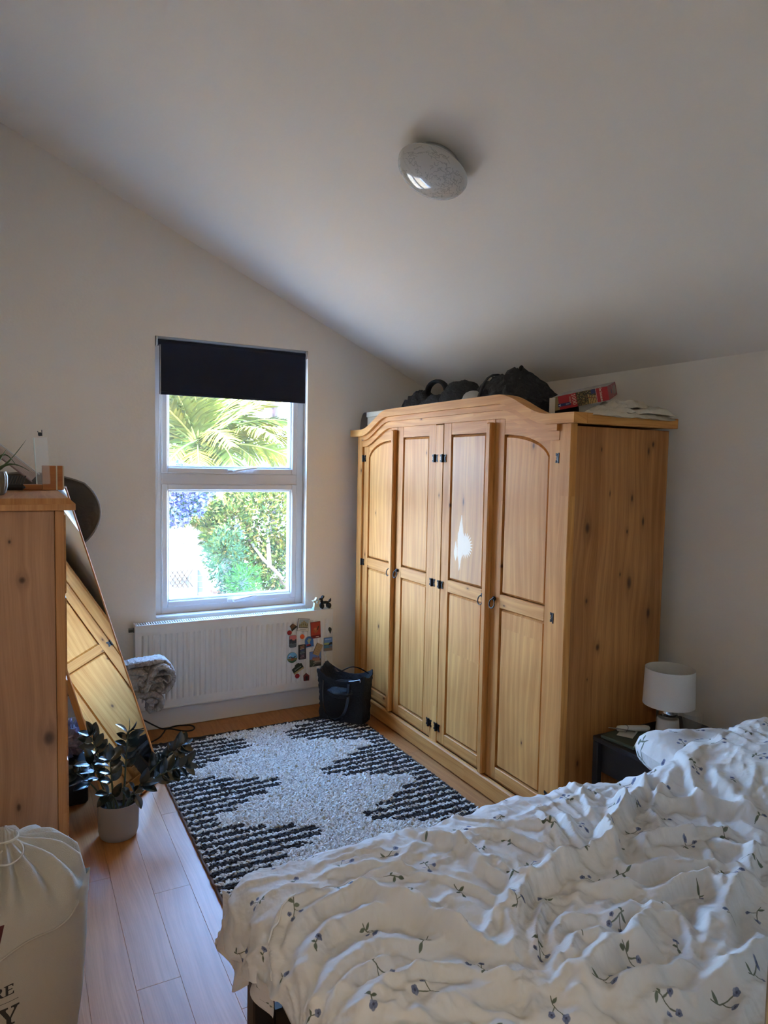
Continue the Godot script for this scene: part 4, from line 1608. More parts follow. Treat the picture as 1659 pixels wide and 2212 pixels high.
func bed() -> void:
	make_folds()
	var linen := bedding_material()
	M.bedding = linen
	# frame
	var f := thing("bed_frame", "dark metal bed frame showing under the duvet at the foot", "bed", Vector3.ZERO)
	var iron := mat(lin(0.017, 0.014, 0.014), 0.45)
	var g := G.new()
	for p in [[0.475, -1.43], [0.475, -0.30], [2.50, -1.47], [2.50, -0.30]]:
		g = G.new()
		g.box(Vector3(p[0], 0.215, p[1]), Vector3(0.05, 0.43, 0.05), 0.004)
		part("post", g, iron, f)
	for z in [-1.44, -0.30]:
		g = G.new()
		g.box(Vector3(1.49, 0.27, z), Vector3(1.97, 0.07, 0.03), 0.004)
		part("side_rail", g, iron, f)
	for x in [0.475, 2.50]:
		g = G.new()
		g.box(Vector3(x, 0.27, -0.87), Vector3(0.03, 0.07, 1.11), 0.004)
		part("end_rail", g, iron, f)
	for k in 12:
		g = G.new()
		g.box(Vector3(0.62 + 0.16 * k, 0.298, -0.87), Vector3(0.07, 0.014, 1.11), 0.003)
		part("slat", g, iron, f)
	g = G.new()
	g.box(Vector3(1.50, 0.40, -0.87), Vector3(1.98, 0.19, 1.14), 0.04)
	single("mattress", g, M.white, "white mattress under the flowered duvet", "mattress")
	# duvet
	var d := thing("duvet", "rumpled white duvet printed with small blue flower sprigs", "duvet")
	g = G.new()
	var rows := []
	var us := []
	var ns := 370
	var nt := 275
	for j in nt:
		var t := lerpf(-1.50 - 0.30, -0.262, j / (nt - 1.0))
		var hem := 0.53 - 0.157 - 0.07 * (1.0 - smoothstep(-1.60, -1.20, t)) - 0.012 * sin(t * 17.0)
		var row := []
		var ur := []
		for i in ns:
			var s := lerpf(hem, 2.44, pow(i / (ns - 1.0), 1.08))
			row.append(duvet_point(s, t))
			ur.append(Vector2(s, t) / 1.28)
		rows.append(row)
		us.append(ur)
	g.sheet(rows, us, false, true)
	part("cover", g, linen, d)
	# turned-under lining just inside the hem
	g = G.new()
	rows = []
	us = []
	for j in 60:
		var t := lerpf(-1.80, -0.30, j / 59.0)
		var hem := 0.53 - 0.157 - 0.07 * (1.0 - smoothstep(-1.60, -1.20, t)) - 0.012 * sin(t * 17.0)
		var row := []
		var ur := []
		for i in 8:
			var s := lerpf(hem, 0.47, i / 7.0)
			row.append(duvet_point(s, t) + Vector3(0.004 + 0.028 * minf(1.0, i / 3.0), 0.0, 0.004 + 0.02 * minf(1.0, i / 3.0)))
			ur.append(Vector2(s, t + 0.4) / 1.28)
		rows.append(row)
		us.append(ur)
	g.sheet(rows, us, false, false)
	part("lining", g, linen, d)
	g = G.new()
	var path := []
	var sm := [[0.400, -1.26], [0.455, -1.311], [0.50, -1.349], [0.565, -1.38], [0.623, -1.385], [0.677, -1.375], [0.724, -1.335]]
	for k in 49:
		var u := k / 48.0 * 6.0
		var i := mini(int(u), 5)
		var q := duvet_point(lerpf(sm[i][0], sm[i + 1][0], u - i), lerpf(sm[i][1], sm[i + 1][1], u - i))
		path.append(q + Vector3(-0.0005, 0.001, 0))
	g.tube(path, 0.0022, 6)
	part("piping", g, mat(lin(0.72, 0.71, 0.69), 0.8), d)
	# sheet hanging below the duvet at the far corner of the foot
	g = G.new()
	rows = []
	us = []
	for j in 40:
		var v := j / 39.0
		var row := []
		var ur := []
		for i in 16:
			var u := i / 15.0
			var z := lerpf(-1.66, -1.30, v)
			var bottom := 0.335 + 0.025 * sin(v * 11.0) + 0.09 * v * v
			row.append(Vector3(0.448 + 0.012 * sin(v * 19.0 + u * 2.0) - 0.018 * u * (1.0 - v), lerpf(0.475, bottom, u), z))
			ur.append(Vector2(z, u * 0.25) / 1.28)
		rows.append(row)
		us.append(ur)
	g.sheet(rows, us, false, true)
	single("hanging_sheet", g, linen, "edge of the flowered sheet hanging below the duvet at the foot", "sheet")
	# pillows
	pillow(Vector3(2.06, 0.590, -1.27), 0.52, 0.74, 0.150, -0.10, "flowered pillow sticking out from under the duvet beside the nightstand", 3)
	pillow(Vector3(2.15, 0.58, -0.55), 0.50, 0.60, 0.14, 0.05, "flowered pillow hidden under the duvet near the door", 4)


func pillow(c: Vector3, wx: float, wz: float, th: float, turn: float, label: String, sd: int) -> void:
	var f := noise(sd, 2.2, 3)
	var g := G.new()
	for side in [1.0, -1.0]:
		var rows := []
		var us := []
		for j in 41:
			var v := j / 20.0 - 1.0
			var row := []
			var ur := []
			for i in 33:
				var u := i / 16.0 - 1.0
				var k := pow(maxf(0.0, 1.0 - pow(maxf(absf(u), absf(v)), 5.0)), 0.5) * (1.0 - 0.12 * u * u * v * v)
				var px := u * wx * 0.5 * sqrt(1.0 - 0.24 * v * v * v * v)
				var pz := v * wz * 0.5 * sqrt(1.0 - 0.16 * u * u * u * u)
				row.append(Vector3(px, side * th * 0.5 * k * (1.0 + 0.25 * f.get_noise_2d(px * 2.5, pz * 2.5)) + 0.006 * k * f.get_noise_2d(px * 11.0, pz * 11.0), pz))
				ur.append(Vector2(px + 0.3, pz) / 1.28)
			rows.append(row)
			us.append(ur)
		g.sheet(rows, us, false, side > 0)
	var o := single("pillow", g, M.bedding, label, "pillow", c)
	o.rotation = Vector3(0, turn, -0.08)


# ---------------------------------------------------------------- rug
func rug() -> void:
	var t := thing("rug", "shaggy cream rug with dark zigzag stripes along both edges", "rug")
	var g := G.new()
	g.box(Vector3(1.23, 0.0045, -2.92), Vector3(1.20, 0.008, 1.75), 0.002)
	part("backing", g, mat(lin(0.40, 0.37, 0.33), 0.95), t)
	g = G.new()
	g.tube([Vector3(0, 0, 0), Vector3(0.001, 0.007, 0.001), Vector3(0.004, 0.012, 0.003), Vector3(0.009, 0.015, 0.004)], [0.0042, 0.0050, 0.0046, 0.0022], 6)
	var tuft := g.mesh()
	var spots := [[], []]
	var tips := [0.11, 0.11, 0.21, 0.29, 0.40, 0.48, 0.48, 0.40, 0.29, 0.21]
	var r := RandomNumberGenerator.new()
	r.seed = 3
	for k in range(-8, 27):
		var tip: float = tips[posmod(k, 10)]
		if k < -4:
			tip = tips[posmod(k + 1, 10)]
		for j in 5:
			var z := -3.371 + 0.0494 * k + (j - 0.5) * 0.0099
			if z < -3.785 or z > -2.055:
				continue
			var x := 0.634
			while x < 1.827:
				var striped := x - 0.63 < tip + 0.015 or 1.83 - x < tip + 0.015
				var dark := j < 3 and (x - 0.63 < tip + r.randfn(0, 0.006) or 1.83 - x < tip + r.randfn(0, 0.006))
				if j < 3 and r.randf() < 0.02:
					dark = not dark and (x - 0.63 < tip + 0.02 or 1.83 - x < tip + 0.02)
				spots[1 if dark else 0].append([Vector3(x + r.randfn(0, 0.0014), 0.007, z + r.randfn(0, 0.0008 if striped else 0.0016)), 0.74 if striped and not dark else 1.0, striped])
				x += 0.0076
	g = G.new()
	for k in range(-8, 27):
		var tip: float = tips[posmod(k if k >= -4 else k + 1, 10)]
		var zz := -3.371 + 0.0494 * k + 0.005
		if zz > -2.07 or zz < -3.78:
			continue
		g.box(Vector3(0.631 + tip * 0.5, 0.0095, zz), Vector3(tip, 0.003, 0.030))
		g.box(Vector3(1.829 - tip * 0.5, 0.0095, zz), Vector3(tip, 0.003, 0.030))
	part("dark_weft", g, mat(lin(0.022, 0.020, 0.022), 0.95), t)
	var cloth := [mat(Color.WHITE, 0.95), mat(Color.WHITE, 0.95)]
	for q in 2:
		cloth[q].vertex_color_use_as_albedo = true
		var mm := MultiMesh.new()
		mm.transform_format = MultiMesh.TRANSFORM_3D
		mm.use_colors = true
		mm.mesh = tuft
		mm.instance_count = spots[q].size()
		for i in spots[q].size():
			var s := r.randf_range(0.8, 1.25)
			var calm: bool = spots[q][i][2]
			var b := Basis(Vector3.UP, r.randfn(0, 0.30 if calm else 0.9) + (PI if r.randf() < 0.5 else 0.0)) * Basis(Vector3.RIGHT, r.randfn(0, 0.12 if calm else 0.32))
			mm.set_instance_transform(i, Transform3D(b.scaled(Vector3(s, s * (0.86 if q else 1.05) * spots[q][i][1], s)), spots[q][i][0]))
			var v := r.randf_range(0.82, 1.12)
			if q == 0:
				mm.set_instance_color(i, Color(0.68 * v, 0.645 * v, 0.59 * v) if r.randf() > 0.05 else Color(0.42 * v, 0.34 * v, 0.22 * v))
			else:
				mm.set_instance_color(i, Color(0.030 * v, 0.027 * v, 0.030 * v) if r.randf() > 0.12 else Color(0.075 * v, 0.055 * v, 0.042 * v))
		var o := MultiMeshInstance3D.new()
		o.multimesh = mm
		o.material_override = cloth[q]
		o.name = ["cream_pile", "dark_pile"][q]
		t.add_child(o, true)
		o.set_meta("kind", "stuff")
	# dark bound edge towards the window and the brown selvage along the sides
	g = G.new()
	var n := noise(4, 30.0, 2)
	var path := []
	for k in 90:
		path.append(Vector3(0.63 + 1.2 * k / 89.0, 0.012 + 0.003 * n.get_noise_1d(k * 3.0), -3.80 + 0.008 * n.get_noise_1d(k * 2.0 + 60.0)))
	var rr := []
	for k in 90:
		rr.append(0.0105 + 0.004 * n.get_noise_1d(k * 5.0))
	g.tube(path, rr, 7, 0.8)
	part("bound_edge", g, mat(lin(0.028, 0.024, 0.024), 0.95), t)
	for x in [0.626, 1.834]:
		g = G.new()
		path = []
		rr = []
		for k in 120:
			path.append(Vector3(x + 0.003 * n.get_noise_1d(k * 4.0 + x * 50.0), 0.007, -3.79 + 1.735 * k / 119.0))
			rr.append(0.0062 + 0.003 * n.get_noise_1d(k * 7.0))
		g.tube(path, rr, 6)
		part("selvage", g, mat(lin(0.13, 0.075, 0.05), 0.95), t)


# ---------------------------------------------------------------- chest of drawers at the left
func chest() -> void:
	var t := thing("chest_of_drawers", "tall pine chest of drawers at the left edge", "chest of drawers")
	var x0 := XL + 0.02
	var x1 := 0.133
	var z0 := -3.22
	var z1 := -2.30
	var g := G.new()
	g.box(Vector3((x0 + x1 - 0.028) * 0.5, 0.70, z1 - 0.011), Vector3(x1 - 0.028 - x0, 1.395, 0.018), 0.001)
	for k in g.uv.size():
		g.uv[k] = Vector2((g.v[k].x - x0 + 0.0) / 0.52 * 0.98 + 0.10, (1.40 - g.v[k].y) / 1.44)
	part("side_panel", g, M.chest, t)
	g = G.new()
	g.box(Vector3((x0 + x1 - 0.028) * 0.5, 0.70, z0 + 0.011), Vector3(x1 - 0.028 - x0, 1.395, 0.018), 0.001, 1, rnd_off())
	part("side_panel", g, M.chest_board, t)
	for z in [z1 - 0.019, z0 + 0.019]:
		g = G.new()
		g.box(Vector3(x1 - 0.0135, 0.70, z), Vector3(0.0265, 1.395, 0.038), 0.002, 1, rnd_off())
		part("front_post", g, M.chest_board, t)
	g = G.new()
	g.box(Vector3(x0 + 0.008, 0.70, (z0 + z1) * 0.5), Vector3(0.012, 1.38, z1 - z0 - 0.05), 0.0, 1, rnd_off())
	part("back_panel", g, M.chest_board, t)
	# top board with a shallow chamfer above a square edge
	g = G.new()
	var zc := (z0 + z1) * 0.5
	var hx := (x1 + 0.030 - x0) * 0.5
	var xc := x0 + hx
	var hz := (z1 - z0) * 0.5 + 0.025
	g.box(Vector3(xc, 1.4085, zc), Vector3(hx * 2, 0.019, hz * 2), 0.001, 2, rnd_off())
	var a := [Vector3(xc - hx, 1.418, zc - hz), Vector3(xc + hx, 1.418, zc - hz), Vector3(xc + hx, 1.418, zc + hz), Vector3(xc - hx, 1.418, zc + hz)]
	var b := [Vector3(xc - hx, 1.4345, zc - hz + 0.018), Vector3(xc + hx - 0.018, 1.4345, zc - hz + 0.018), Vector3(xc + hx - 0.018, 1.4345, zc + hz - 0.018), Vector3(xc - hx, 1.4345, zc + hz - 0.018)]
	var c := Vector3(xc, 1.41, zc)
	for k in 4:
		g.face_out([a[k], a[(k + 1) % 4], b[(k + 1) % 4], b[k]], c, [Vector2(a[k].x, a[k].z), Vector2(a[(k + 1) % 4].x, a[(k + 1) % 4].z), Vector2(b[(k + 1) % 4].x, b[(k + 1) % 4].z), Vector2(b[k].x, b[k].z)])
	g.face_out([b[0], b[1], b[2], b[3]], c, b.map(func(p): return Vector2(p.x, p.z)))
	part("top_board", g, M.chest_board, t)
	for k in 5:
		var y0 := 0.09 + 0.26 * k
		var dr := node_part("drawer", t)
		g = G.new()
		g.box(Vector3(x1 - 0.004, y0 + 0.128, zc), Vector3(0.02, 0.25, z1 - z0 - 0.082), 0.004, 2, rnd_off())
		part("front", g, M.chest_board, dr)
	g = G.new()
	g.box(Vector3(x1 - 0.012, 0.045, zc), Vector3(0.02, 0.085, z1 - z0 - 0.08), 0.002, 2, rnd_off())
	part("plinth", g, M.chest_board, t)


# ---------------------------------------------------------------- radiator
func radiator() -> void:
	var t := thing("radiator", "white fluted panel radiator under the window covered with magnets at one end", "radiator")
	var x0 := 0.585
	var x1 := 1.79
	var y0 := 0.132
	var y1 := 0.628
	var zf := -4.0
	var g := G.new()
	var xs := [x0, x0 + 0.012]
	var zs := [zf, zf]
	var n := 36
	var pitch := (x1 - x0 - 0.05) / n
	for k in n:
		var s := x0 + 0.025 + pitch * k
		for q in [[0.0, 0.0], [0.004, -0.006], [0.010, -0.007], [0.014, -0.001], [0.018, 0.001], [0.028, 0.001]]:
			xs.append(s + q[0] * pitch / 0.032)
			zs.append(zf + q[1])
	xs.append(x1 - 0.012)
	zs.append(zf)
	xs.append(x1)
	zs.append(zf)
	var rows := []
	for q in [[y0, 0.0, -0.010], [y0 + 0.004, 0.0, 0.0], [y0 + 0.016, 0.0, 0.0], [y0 + 0.018, 0.0, -0.002], [y0 + 0.020, 0.0, 0.0], [y0 + 0.052, 0.0, 0.0], [y0 + 0.062, 1.0, 0.0], [y1 - 0.062, 1.0, 0.0], [y1 - 0.052, 0.0, 0.0], [y1 - 0.004, 0.0, 0.0], [y1, 0.0, -0.010]]:
		var row := []
		for k in xs.size():
			row.append(Vector3(xs[k], q[0], zf + (zs[k] - zf) * q[1] + q[2]))
		rows.append(row)
	g.sheet(rows, [], false, false)
	part("front_panel", g, M.enamel, t)
	g = G.new()
	g.box(Vector3((x0 + x1) * 0.5, (y0 + y1) * 0.5, -4.068), Vector3(x1 - x0 - 0.02, y1 - y0 - 0.02, 0.012), 0.004)
	part("back_panel", g, M.enamel, t)
	for x in [x0 + 0.003, x1 - 0.003]:
		g = G.new()
		g.box(Vector3(x, (y0 + y1) * 0.5 + 0.004, -4.041), Vector3(0.009, y1 - y0 + 0.006, 0.078), 0.003)
		part("side_cover", g, M.enamel, t)
	g = G.new()
	var m := 88
	for k in m:
		var x := lerpf(x0 + 0.014, x1 - 0.014, k / (m - 1.0))
		g.box(Vector3(x, y1 - 0.004, -4.041), Vector3(0.0062, 0.014, 0.066), 0.001)
	g.box(Vector3((x0 + x1) * 0.5, y1 - 0.002, -4.007), Vector3(x1 - x0 - 0.01, 0.012, 0.010), 0.002)
	g.box(Vector3((x0 + x1) * 0.5, y1 - 0.002, -4.075), Vector3(x1 - x0 - 0.01, 0.012, 0.008), 0.002)
	part("top_grille", g, M.enamel, t)
	for p in [[x1 + 0.012, 0.155], [x0 - 0.010, 0.60]]:
		g = G.new()
		g.tube([Vector3(p[0] - 0.02, p[1], -4.045), Vector3(p[0] + 0.012, p[1], -4.045)], 0.012, 10)
		g.ball(Vector3(p[0] + 0.012, p[1], -4.045), Vector3(0.013, 0.016, 0.016), 12, 8)
		part("valve", g, mat(lin(0.10, 0.11, 0.09), 0.5), t)


# ---------------------------------------------------------------- leaning mirror, chair and the clutter behind them
func mirror_corner() -> void:
	var phi := deg_to_rad(49.7)
	var th := deg_to_rad(20.1)
	var nh := Vector3(sin(phi), 0, cos(phi))
	var ex := Vector3(cos(phi), 0, -sin(phi))
	var ey := Vector3(0, cos(th), 0) - nh * sin(th)
	var ez := ex.cross(ey)
	var W := 0.395
	var L := 1.50
	var t := thing("leaning_mirror", "tall slim mirror in a pale wooden frame leaning in the corner", "mirror", Vector3(0.618, 0.012, -3.397) - ex * W)
	t.basis = Basis(ex, ey, ez)
	var frame := mat(lin(0.42, 0.29, 0.17), 0.5, 0.0, M.pine_tex, Vector3(1 / 0.8, 1 / 1.6, 1))
	frame.albedo_color = Color(1.0, 0.98, 0.95)
	for s in [[0.004, L * 0.5, 0.008, L], [W - 0.004, L * 0.5, 0.008, L]]:
		var g := G.new()
		g.box(Vector3(s[0], s[1], -0.014), Vector3(s[2], s[3], 0.032), 0.0015, 1, rnd_off())
		part("frame_side", g, frame, t)
	for y in [0.004, L - 0.004]:
		var g := G.new()
		g.box(Vector3(W * 0.5, y, -0.014), Vector3(W - 0.016, 0.008, 0.031), 0.0015, 0, rnd_off())
		part("frame_end", g, frame, t)
	var g := G.new()
	g.box(Vector3(W * 0.5, L * 0.5, -0.004), Vector3(W - 0.014, L - 0.014, 0.004))
	part("glass", g, mat(Color(0.93, 0.95, 0.95), 0.01, 1.0), t)
	g = G.new()
	g.box(Vector3(W * 0.5, L * 0.5, -0.015), Vector3(W - 0.014, L - 0.014, 0.010))
	part("backing_board", g, mat(lin(0.16, 0.11, 0.07), 0.9), t)

	# high-backed chair in the corner
	var ch := thing("desk_chair", "dark brown leather high-backed chair in the corner behind the mirror", "chair", Vector3(0.06, 0, -3.80))
	var hide := bump(mat(lin(0.040, 0.026, 0.017), 0.36), noise_tex(71, 0.08, 256, true, 3.0), 0.3)
	g = G.new()
	for side in [1.0, -1.0]:
		var rows := []
		for j in 25:
			var v := j / 12.0 - 1.0
			var row := []
			for i in 33:
				var u := i / 16.0 - 1.0
				var p := Vector2(u, v)
				# square grid mapped to a rounded outline
				var q := Vector2(u * sqrt(1.0 - 0.42 * v * v), v * sqrt(1.0 - 0.42 * u * u))
				var edge := maxf(absf(u), absf(v))
				var thick := 0.028 * sqrt(maxf(0.0, 1.0 - pow(edge, 6.0)))
				row.append(Vector3(q.x * (0.322 + 0.015 * q.y), 1.275 + q.y * 0.205, -0.105 + 0.13 * q.x * q.x + side * thick))
			rows.append(row)
		g.sheet(rows, [], false, side < 0)
	part("backrest", g, hide, ch)
	g = G.new()
	var path := []
	for k in 65:
		var a := TAU * k / 64.0
		var u := clampf(1.5 * cos(a), -1, 1)
		var v := clampf(1.5 * sin(a), -1, 1)
		var sc := maxf(absf(cos(a)), absf(sin(a)))
		u = cos(a) / sc
		v = sin(a) / sc
		var q := Vector2(u * sqrt(1.0 - 0.42 * v * v), v * sqrt(1.0 - 0.42 * u * u))
		path.append(Vector3(q.x * (0.324 + 0.015 * q.y), 1.275 + q.y * 0.207, -0.105 + 0.13 * q.x * q.x))
	g.tube(path, 0.005, 8)
	part("piping", g, mat(lin(0.20, 0.17, 0.14), 0.4), ch)
	g = G.new()
	g.tube([Vector3(0, 1.12, -0.11), Vector3(0, 0.75, -0.16), Vector3(0, 0.45, -0.12), Vector3(0, 0.40, 0.0)], 0.028, 10)
	part("spine", g, M.iron, ch)
	g = G.new()
	lump(g, Vector3(0.02, 0.41, 0.0), Vector3(0.22, 0.055, 0.20), 12, 0.03, 2.0)
	part("seat", g, hide, ch)
	g = G.new()
	g.tube([Vector3(0, 0.09, 0), Vector3(0, 0.38, 0)], 0.025, 12)
	part("column", g, M.iron, ch)
	for k in 5:
		var a := TAU * k / 5.0 + 0.3
		g = G.new()
		g.tube([Vector3(0, 0.10, 0), Vector3(cos(a) * 0.24, 0.06, sin(a) * 0.24)], [0.026, 0.016], 8)
		g.ball(Vector3(cos(a) * 0.24, 0.027, sin(a) * 0.24), Vector3(0.027, 0.027, 0.027), 12, 8)
		part("leg", g, M.iron, ch)

	# black crate with a crumpled lilac bag, between the chest and the mirror
	var cr := thing("black_crate", "black fabric storage crate behind the chest of drawers", "crate", Vector3(0.175, 0, -3.38), 0.0)
	g = G.new()
	g.box(Vector3(0, 0.10, 0), Vector3(0.20, 0.20, 0.18), 0.012)
	part("body", g, M.black, cr)
	g = G.new()
	g.box(Vector3(0, 0.196, 0), Vector3(0.21, 0.018, 0.19), 0.005)
	part("rim", g, mat(lin(0.02, 0.02, 0.022), 0.6), cr)
	g = G.new()
	lump(g, Vector3(0.185, 0.27, -3.38), Vector3(0.085, 0.085, 0.085), 22, 0.30, 2.6, 44, 28, 0.206)
	single("crumpled_bag", g, bump(mat(lin(0.50, 0.47, 0.60), 0.35), noise_tex(81, 0.05, 256, true, 8.0), 0.8), "crumpled pale lilac plastic bag on the black crate", "bag")
	g = G.new()
	g.box(Vector3(-0.02, 0.17, -3.44), Vector3(0.11, 0.34, 0.20), 0.02)
	single("grey_storage_bag", g, bump(mat(lin(0.10, 0.095, 0.09), 0.8), noise_tex(82, 0.05, 256, true, 5.0), 0.5), "dark grey upright storage bag beside the black crate", "bag")


# ---------------------------------------------------------------- potted plant
func plant() -> void:
	var t := thing("potted_plant", "dark glossy-leaved plant in a white pot beside the mirror", "potted plant", Vector3(0.362, 0, -2.955))
	var g := G.new()
	g.lathe([Vector2(0.0, 0.001), Vector2(0.066, 0.001), Vector2(0.072, 0.006), Vector2(0.079, 0.03), Vector2(0.081, 0.10), Vector2(0.0815, 0.147), Vector2(0.080, 0.150), Vector2(0.077, 0.148), Vector2(0.076, 0.10), Vector2(0.075, 0.08)], 48)
	part("pot", g, mat(lin(0.31, 0.28, 0.275), 0.5), t)
	g = G.new()
	var f := noise(6, 40.0, 3)
	var rows := []
	for k in 9:
		var row := []
		for q in 32:
			var a := TAU * q / 32.0
			var rr := 0.0755 * k / 8.0
			row.append(Vector3(cos(a) * rr, 0.118 + 0.010 * f.get_noise_2d(cos(a) * rr * 2.0, sin(a) * rr * 2.0) - 0.004 * k / 8.0, sin(a) * rr))
		rows.append(row)
	g.sheet(rows, [], true, false)
	part("soil", g, mat(lin(0.018, 0.012, 0.009), 0.95), t)
	# leaf: pointed oval with a folded midrib
	g = G.new()
	rows = []
	for j in 9:
		var v := j / 8.0
		var w := 0.0175 * pow(sin(PI * pow(v, 0.85)), 0.75) if v < 1.0 else 0.0
		var row := []
		for i in 5:
			var u := i / 2.0 - 1.0
			row.append(Vector3(u * w, 0.0045 * absf(u) * sin(PI * v) - 0.010 * v * v, 0.064 * v))
		rows.append(row)
	g.sheet(rows, [], false, true)
	var leaf := g.mesh()
	var leaf_m := mat(lin(0.014, 0.022, 0.020), 0.22)
	leaf_m.clearcoat_enabled = true
	leaf_m.clearcoat = 0.5
	leaf_m.clearcoat_roughness = 0.2
	bump(leaf_m, noise_tex(88, 0.03, 128, true, 3.0), 0.3)
	var stem_m := mat(lin(0.045, 0.055, 0.022), 0.45)
	# stems: base offset, tip (from the photograph), number of leaf pairs, where leaves start
	var stems := [
		[Vector3(-0.03, 0.11, 0.02), Vector3(-0.160, 0.305, 0.03), 3, 0.62], [Vector3(-0.025, 0.11, 0.0), Vector3(-0.10, 0.425, -0.06), 6, 0.50],
		[Vector3(-0.02, 0.11, 0.02), Vector3(-0.035, 0.335, 0.02), 4, 0.50], [Vector3(0.02, 0.11, -0.01), Vector3(0.045, 0.42, -0.04), 6, 0.46],
		[Vector3(0.03, 0.11, -0.02), Vector3(0.285, 0.30, -0.10), 7, 0.45], [Vector3(0.04, 0.11, -0.01), Vector3(0.29, 0.215, -0.06), 6, 0.45],
		[Vector3(0.0, 0.11, 0.04), Vector3(-0.045, 0.215, 0.07), 2, 0.55], [Vector3(0.02, 0.11, 0.04), Vector3(0.05, 0.20, 0.085), 2, 0.55],
		[Vector3(-0.03, 0.11, 0.03), Vector3(-0.105, 0.33, 0.015), 3, 0.60], [Vector3(0.03, 0.11, 0.02), Vector3(0.09, 0.21, 0.03), 2, 0.5]]
	var r := RandomNumberGenerator.new()
	r.seed = 9
	for s in stems:
		var a: Vector3 = s[0]
		var b: Vector3 = s[1]
		var path := []
		var rr := []
		for k in 13:
			var u := k / 12.0
			var p := a.lerp(b, u)
			p.y += 0.05 * sin(PI * u) * (1.0 - 0.6 * absf((b - a).normalized().y))
			path.append(p)
			rr.append(0.0052 * (1.0 - 0.7 * u))
		g = G.new()
		g.tube(path, rr, 7)
		var st := part("stem", g, stem_m, t)
		var n: int = s[2]
		for k in n:
			var u := lerpf(s[3], 0.97, k / maxf(1.0, n - 1.0))
			var i := mini(int(u * 12.0), 11)
			var p: Vector3 = path[i].lerp(path[i + 1], u * 12.0 - i)
			var dirn: Vector3 = (path[i + 1] - path[i]).normalized()
			var side := dirn.cross(Vector3(0.35, 0.25, 1.0)).normalized()
			for q in ([-1.0, 1.0] if k < n - 1 else [-1.0, 0.0, 1.0]):
				var out: Vector3 = (dirn * 0.75 + side * q * 0.8 + Vector3(r.randfn(0, 0.12), r.randfn(0, 0.10), 0.10 + r.randfn(0, 0.12))).normalized()
				var up := (Vector3(0.25, 0.75, 0.5) + Vector3(r.randfn(0, 0.25), r.randfn(0, 0.2), r.randfn(0, 0.25)))
				var xx: Vector3 = up.cross(out).normalized()
				var o := part("leaf", leaf, leaf_m, st, p)
				o.basis = Basis(xx, out.cross(xx), out) * r.randf_range(0.85, 1.2)


# ---------------------------------------------------------------- laundry bag
func sack(a: float, y: float) -> Vector3:
	# radius by height, gathered into pleats at the neck; a = 0 faces +z
	var prof := [[0.0, 0.150], [0.03, 0.165], [0.16, 0.182], [0.30, 0.194], [0.40, 0.199], [0.455, 0.192], [0.50, 0.172], [0.54, 0.125], [0.565, 0.070], [0.578, 0.032], [0.588, 0.024], [0.600, 0.027], [0.608, 0.018], [0.612, 0.002]]
	var r := 0.0
	for k in prof.size() - 1:
		if y <= prof[k + 1][0] or k == prof.size() - 2:
			r = lerpf(prof[k][1], prof[k + 1][1], clampf((y - prof[k][0]) / (prof[k + 1][0] - prof[k][0]), 0, 1))
			break
	var pleat := smoothstep(0.42, 0.55, y)
	r *= 1.0 + pleat * 0.085 * sin(a * 15.0 + 1.2 * sin(a * 3.0)) + 0.012 * sin(a * 5.0 + y * 9.0) + 0.016 * sin(a * 2.0 + 1.0)
	var dy := 0.010 * pleat * (1.0 - smoothstep(0.55, 0.58, y)) * sin(a * 15.0 + 1.2 * sin(a * 3.0)) + 0.012 * sin(a * 2.0 + 0.5) * smoothstep(0.2, 0.4, y) * (1.0 - pleat)
	return Vector3(sin(a) * r, y + dy, cos(a) * r * 0.96)


func on_sack(m: Mesh, a0: float, y0: float, lift: float, slope := 0.0) -> ArrayMesh:
	var src := m.surface_get_arrays(0)
	var vs: PackedVector3Array = src[Mesh.ARRAY_VERTEX]
	var ns: PackedVector3Array = src[Mesh.ARRAY_NORMAL]
	for k in vs.size():
		var p := vs[k]
		var a := a0 + p.x / 0.19
		var s := sack(a, y0 + p.y + slope * p.x)
		var out := Vector3(sin(a), 0, cos(a))
		vs[k] = s + out * (lift + p.z * 0.5)
		ns[k] = out
	src[Mesh.ARRAY_VERTEX] = vs
	src[Mesh.ARRAY_NORMAL] = ns
	src[Mesh.ARRAY_TANGENT] = null
	var am := ArrayMesh.new()
	am.add_surface_from_arrays(Mesh.PRIMITIVE_TRIANGLES, src)
	return am


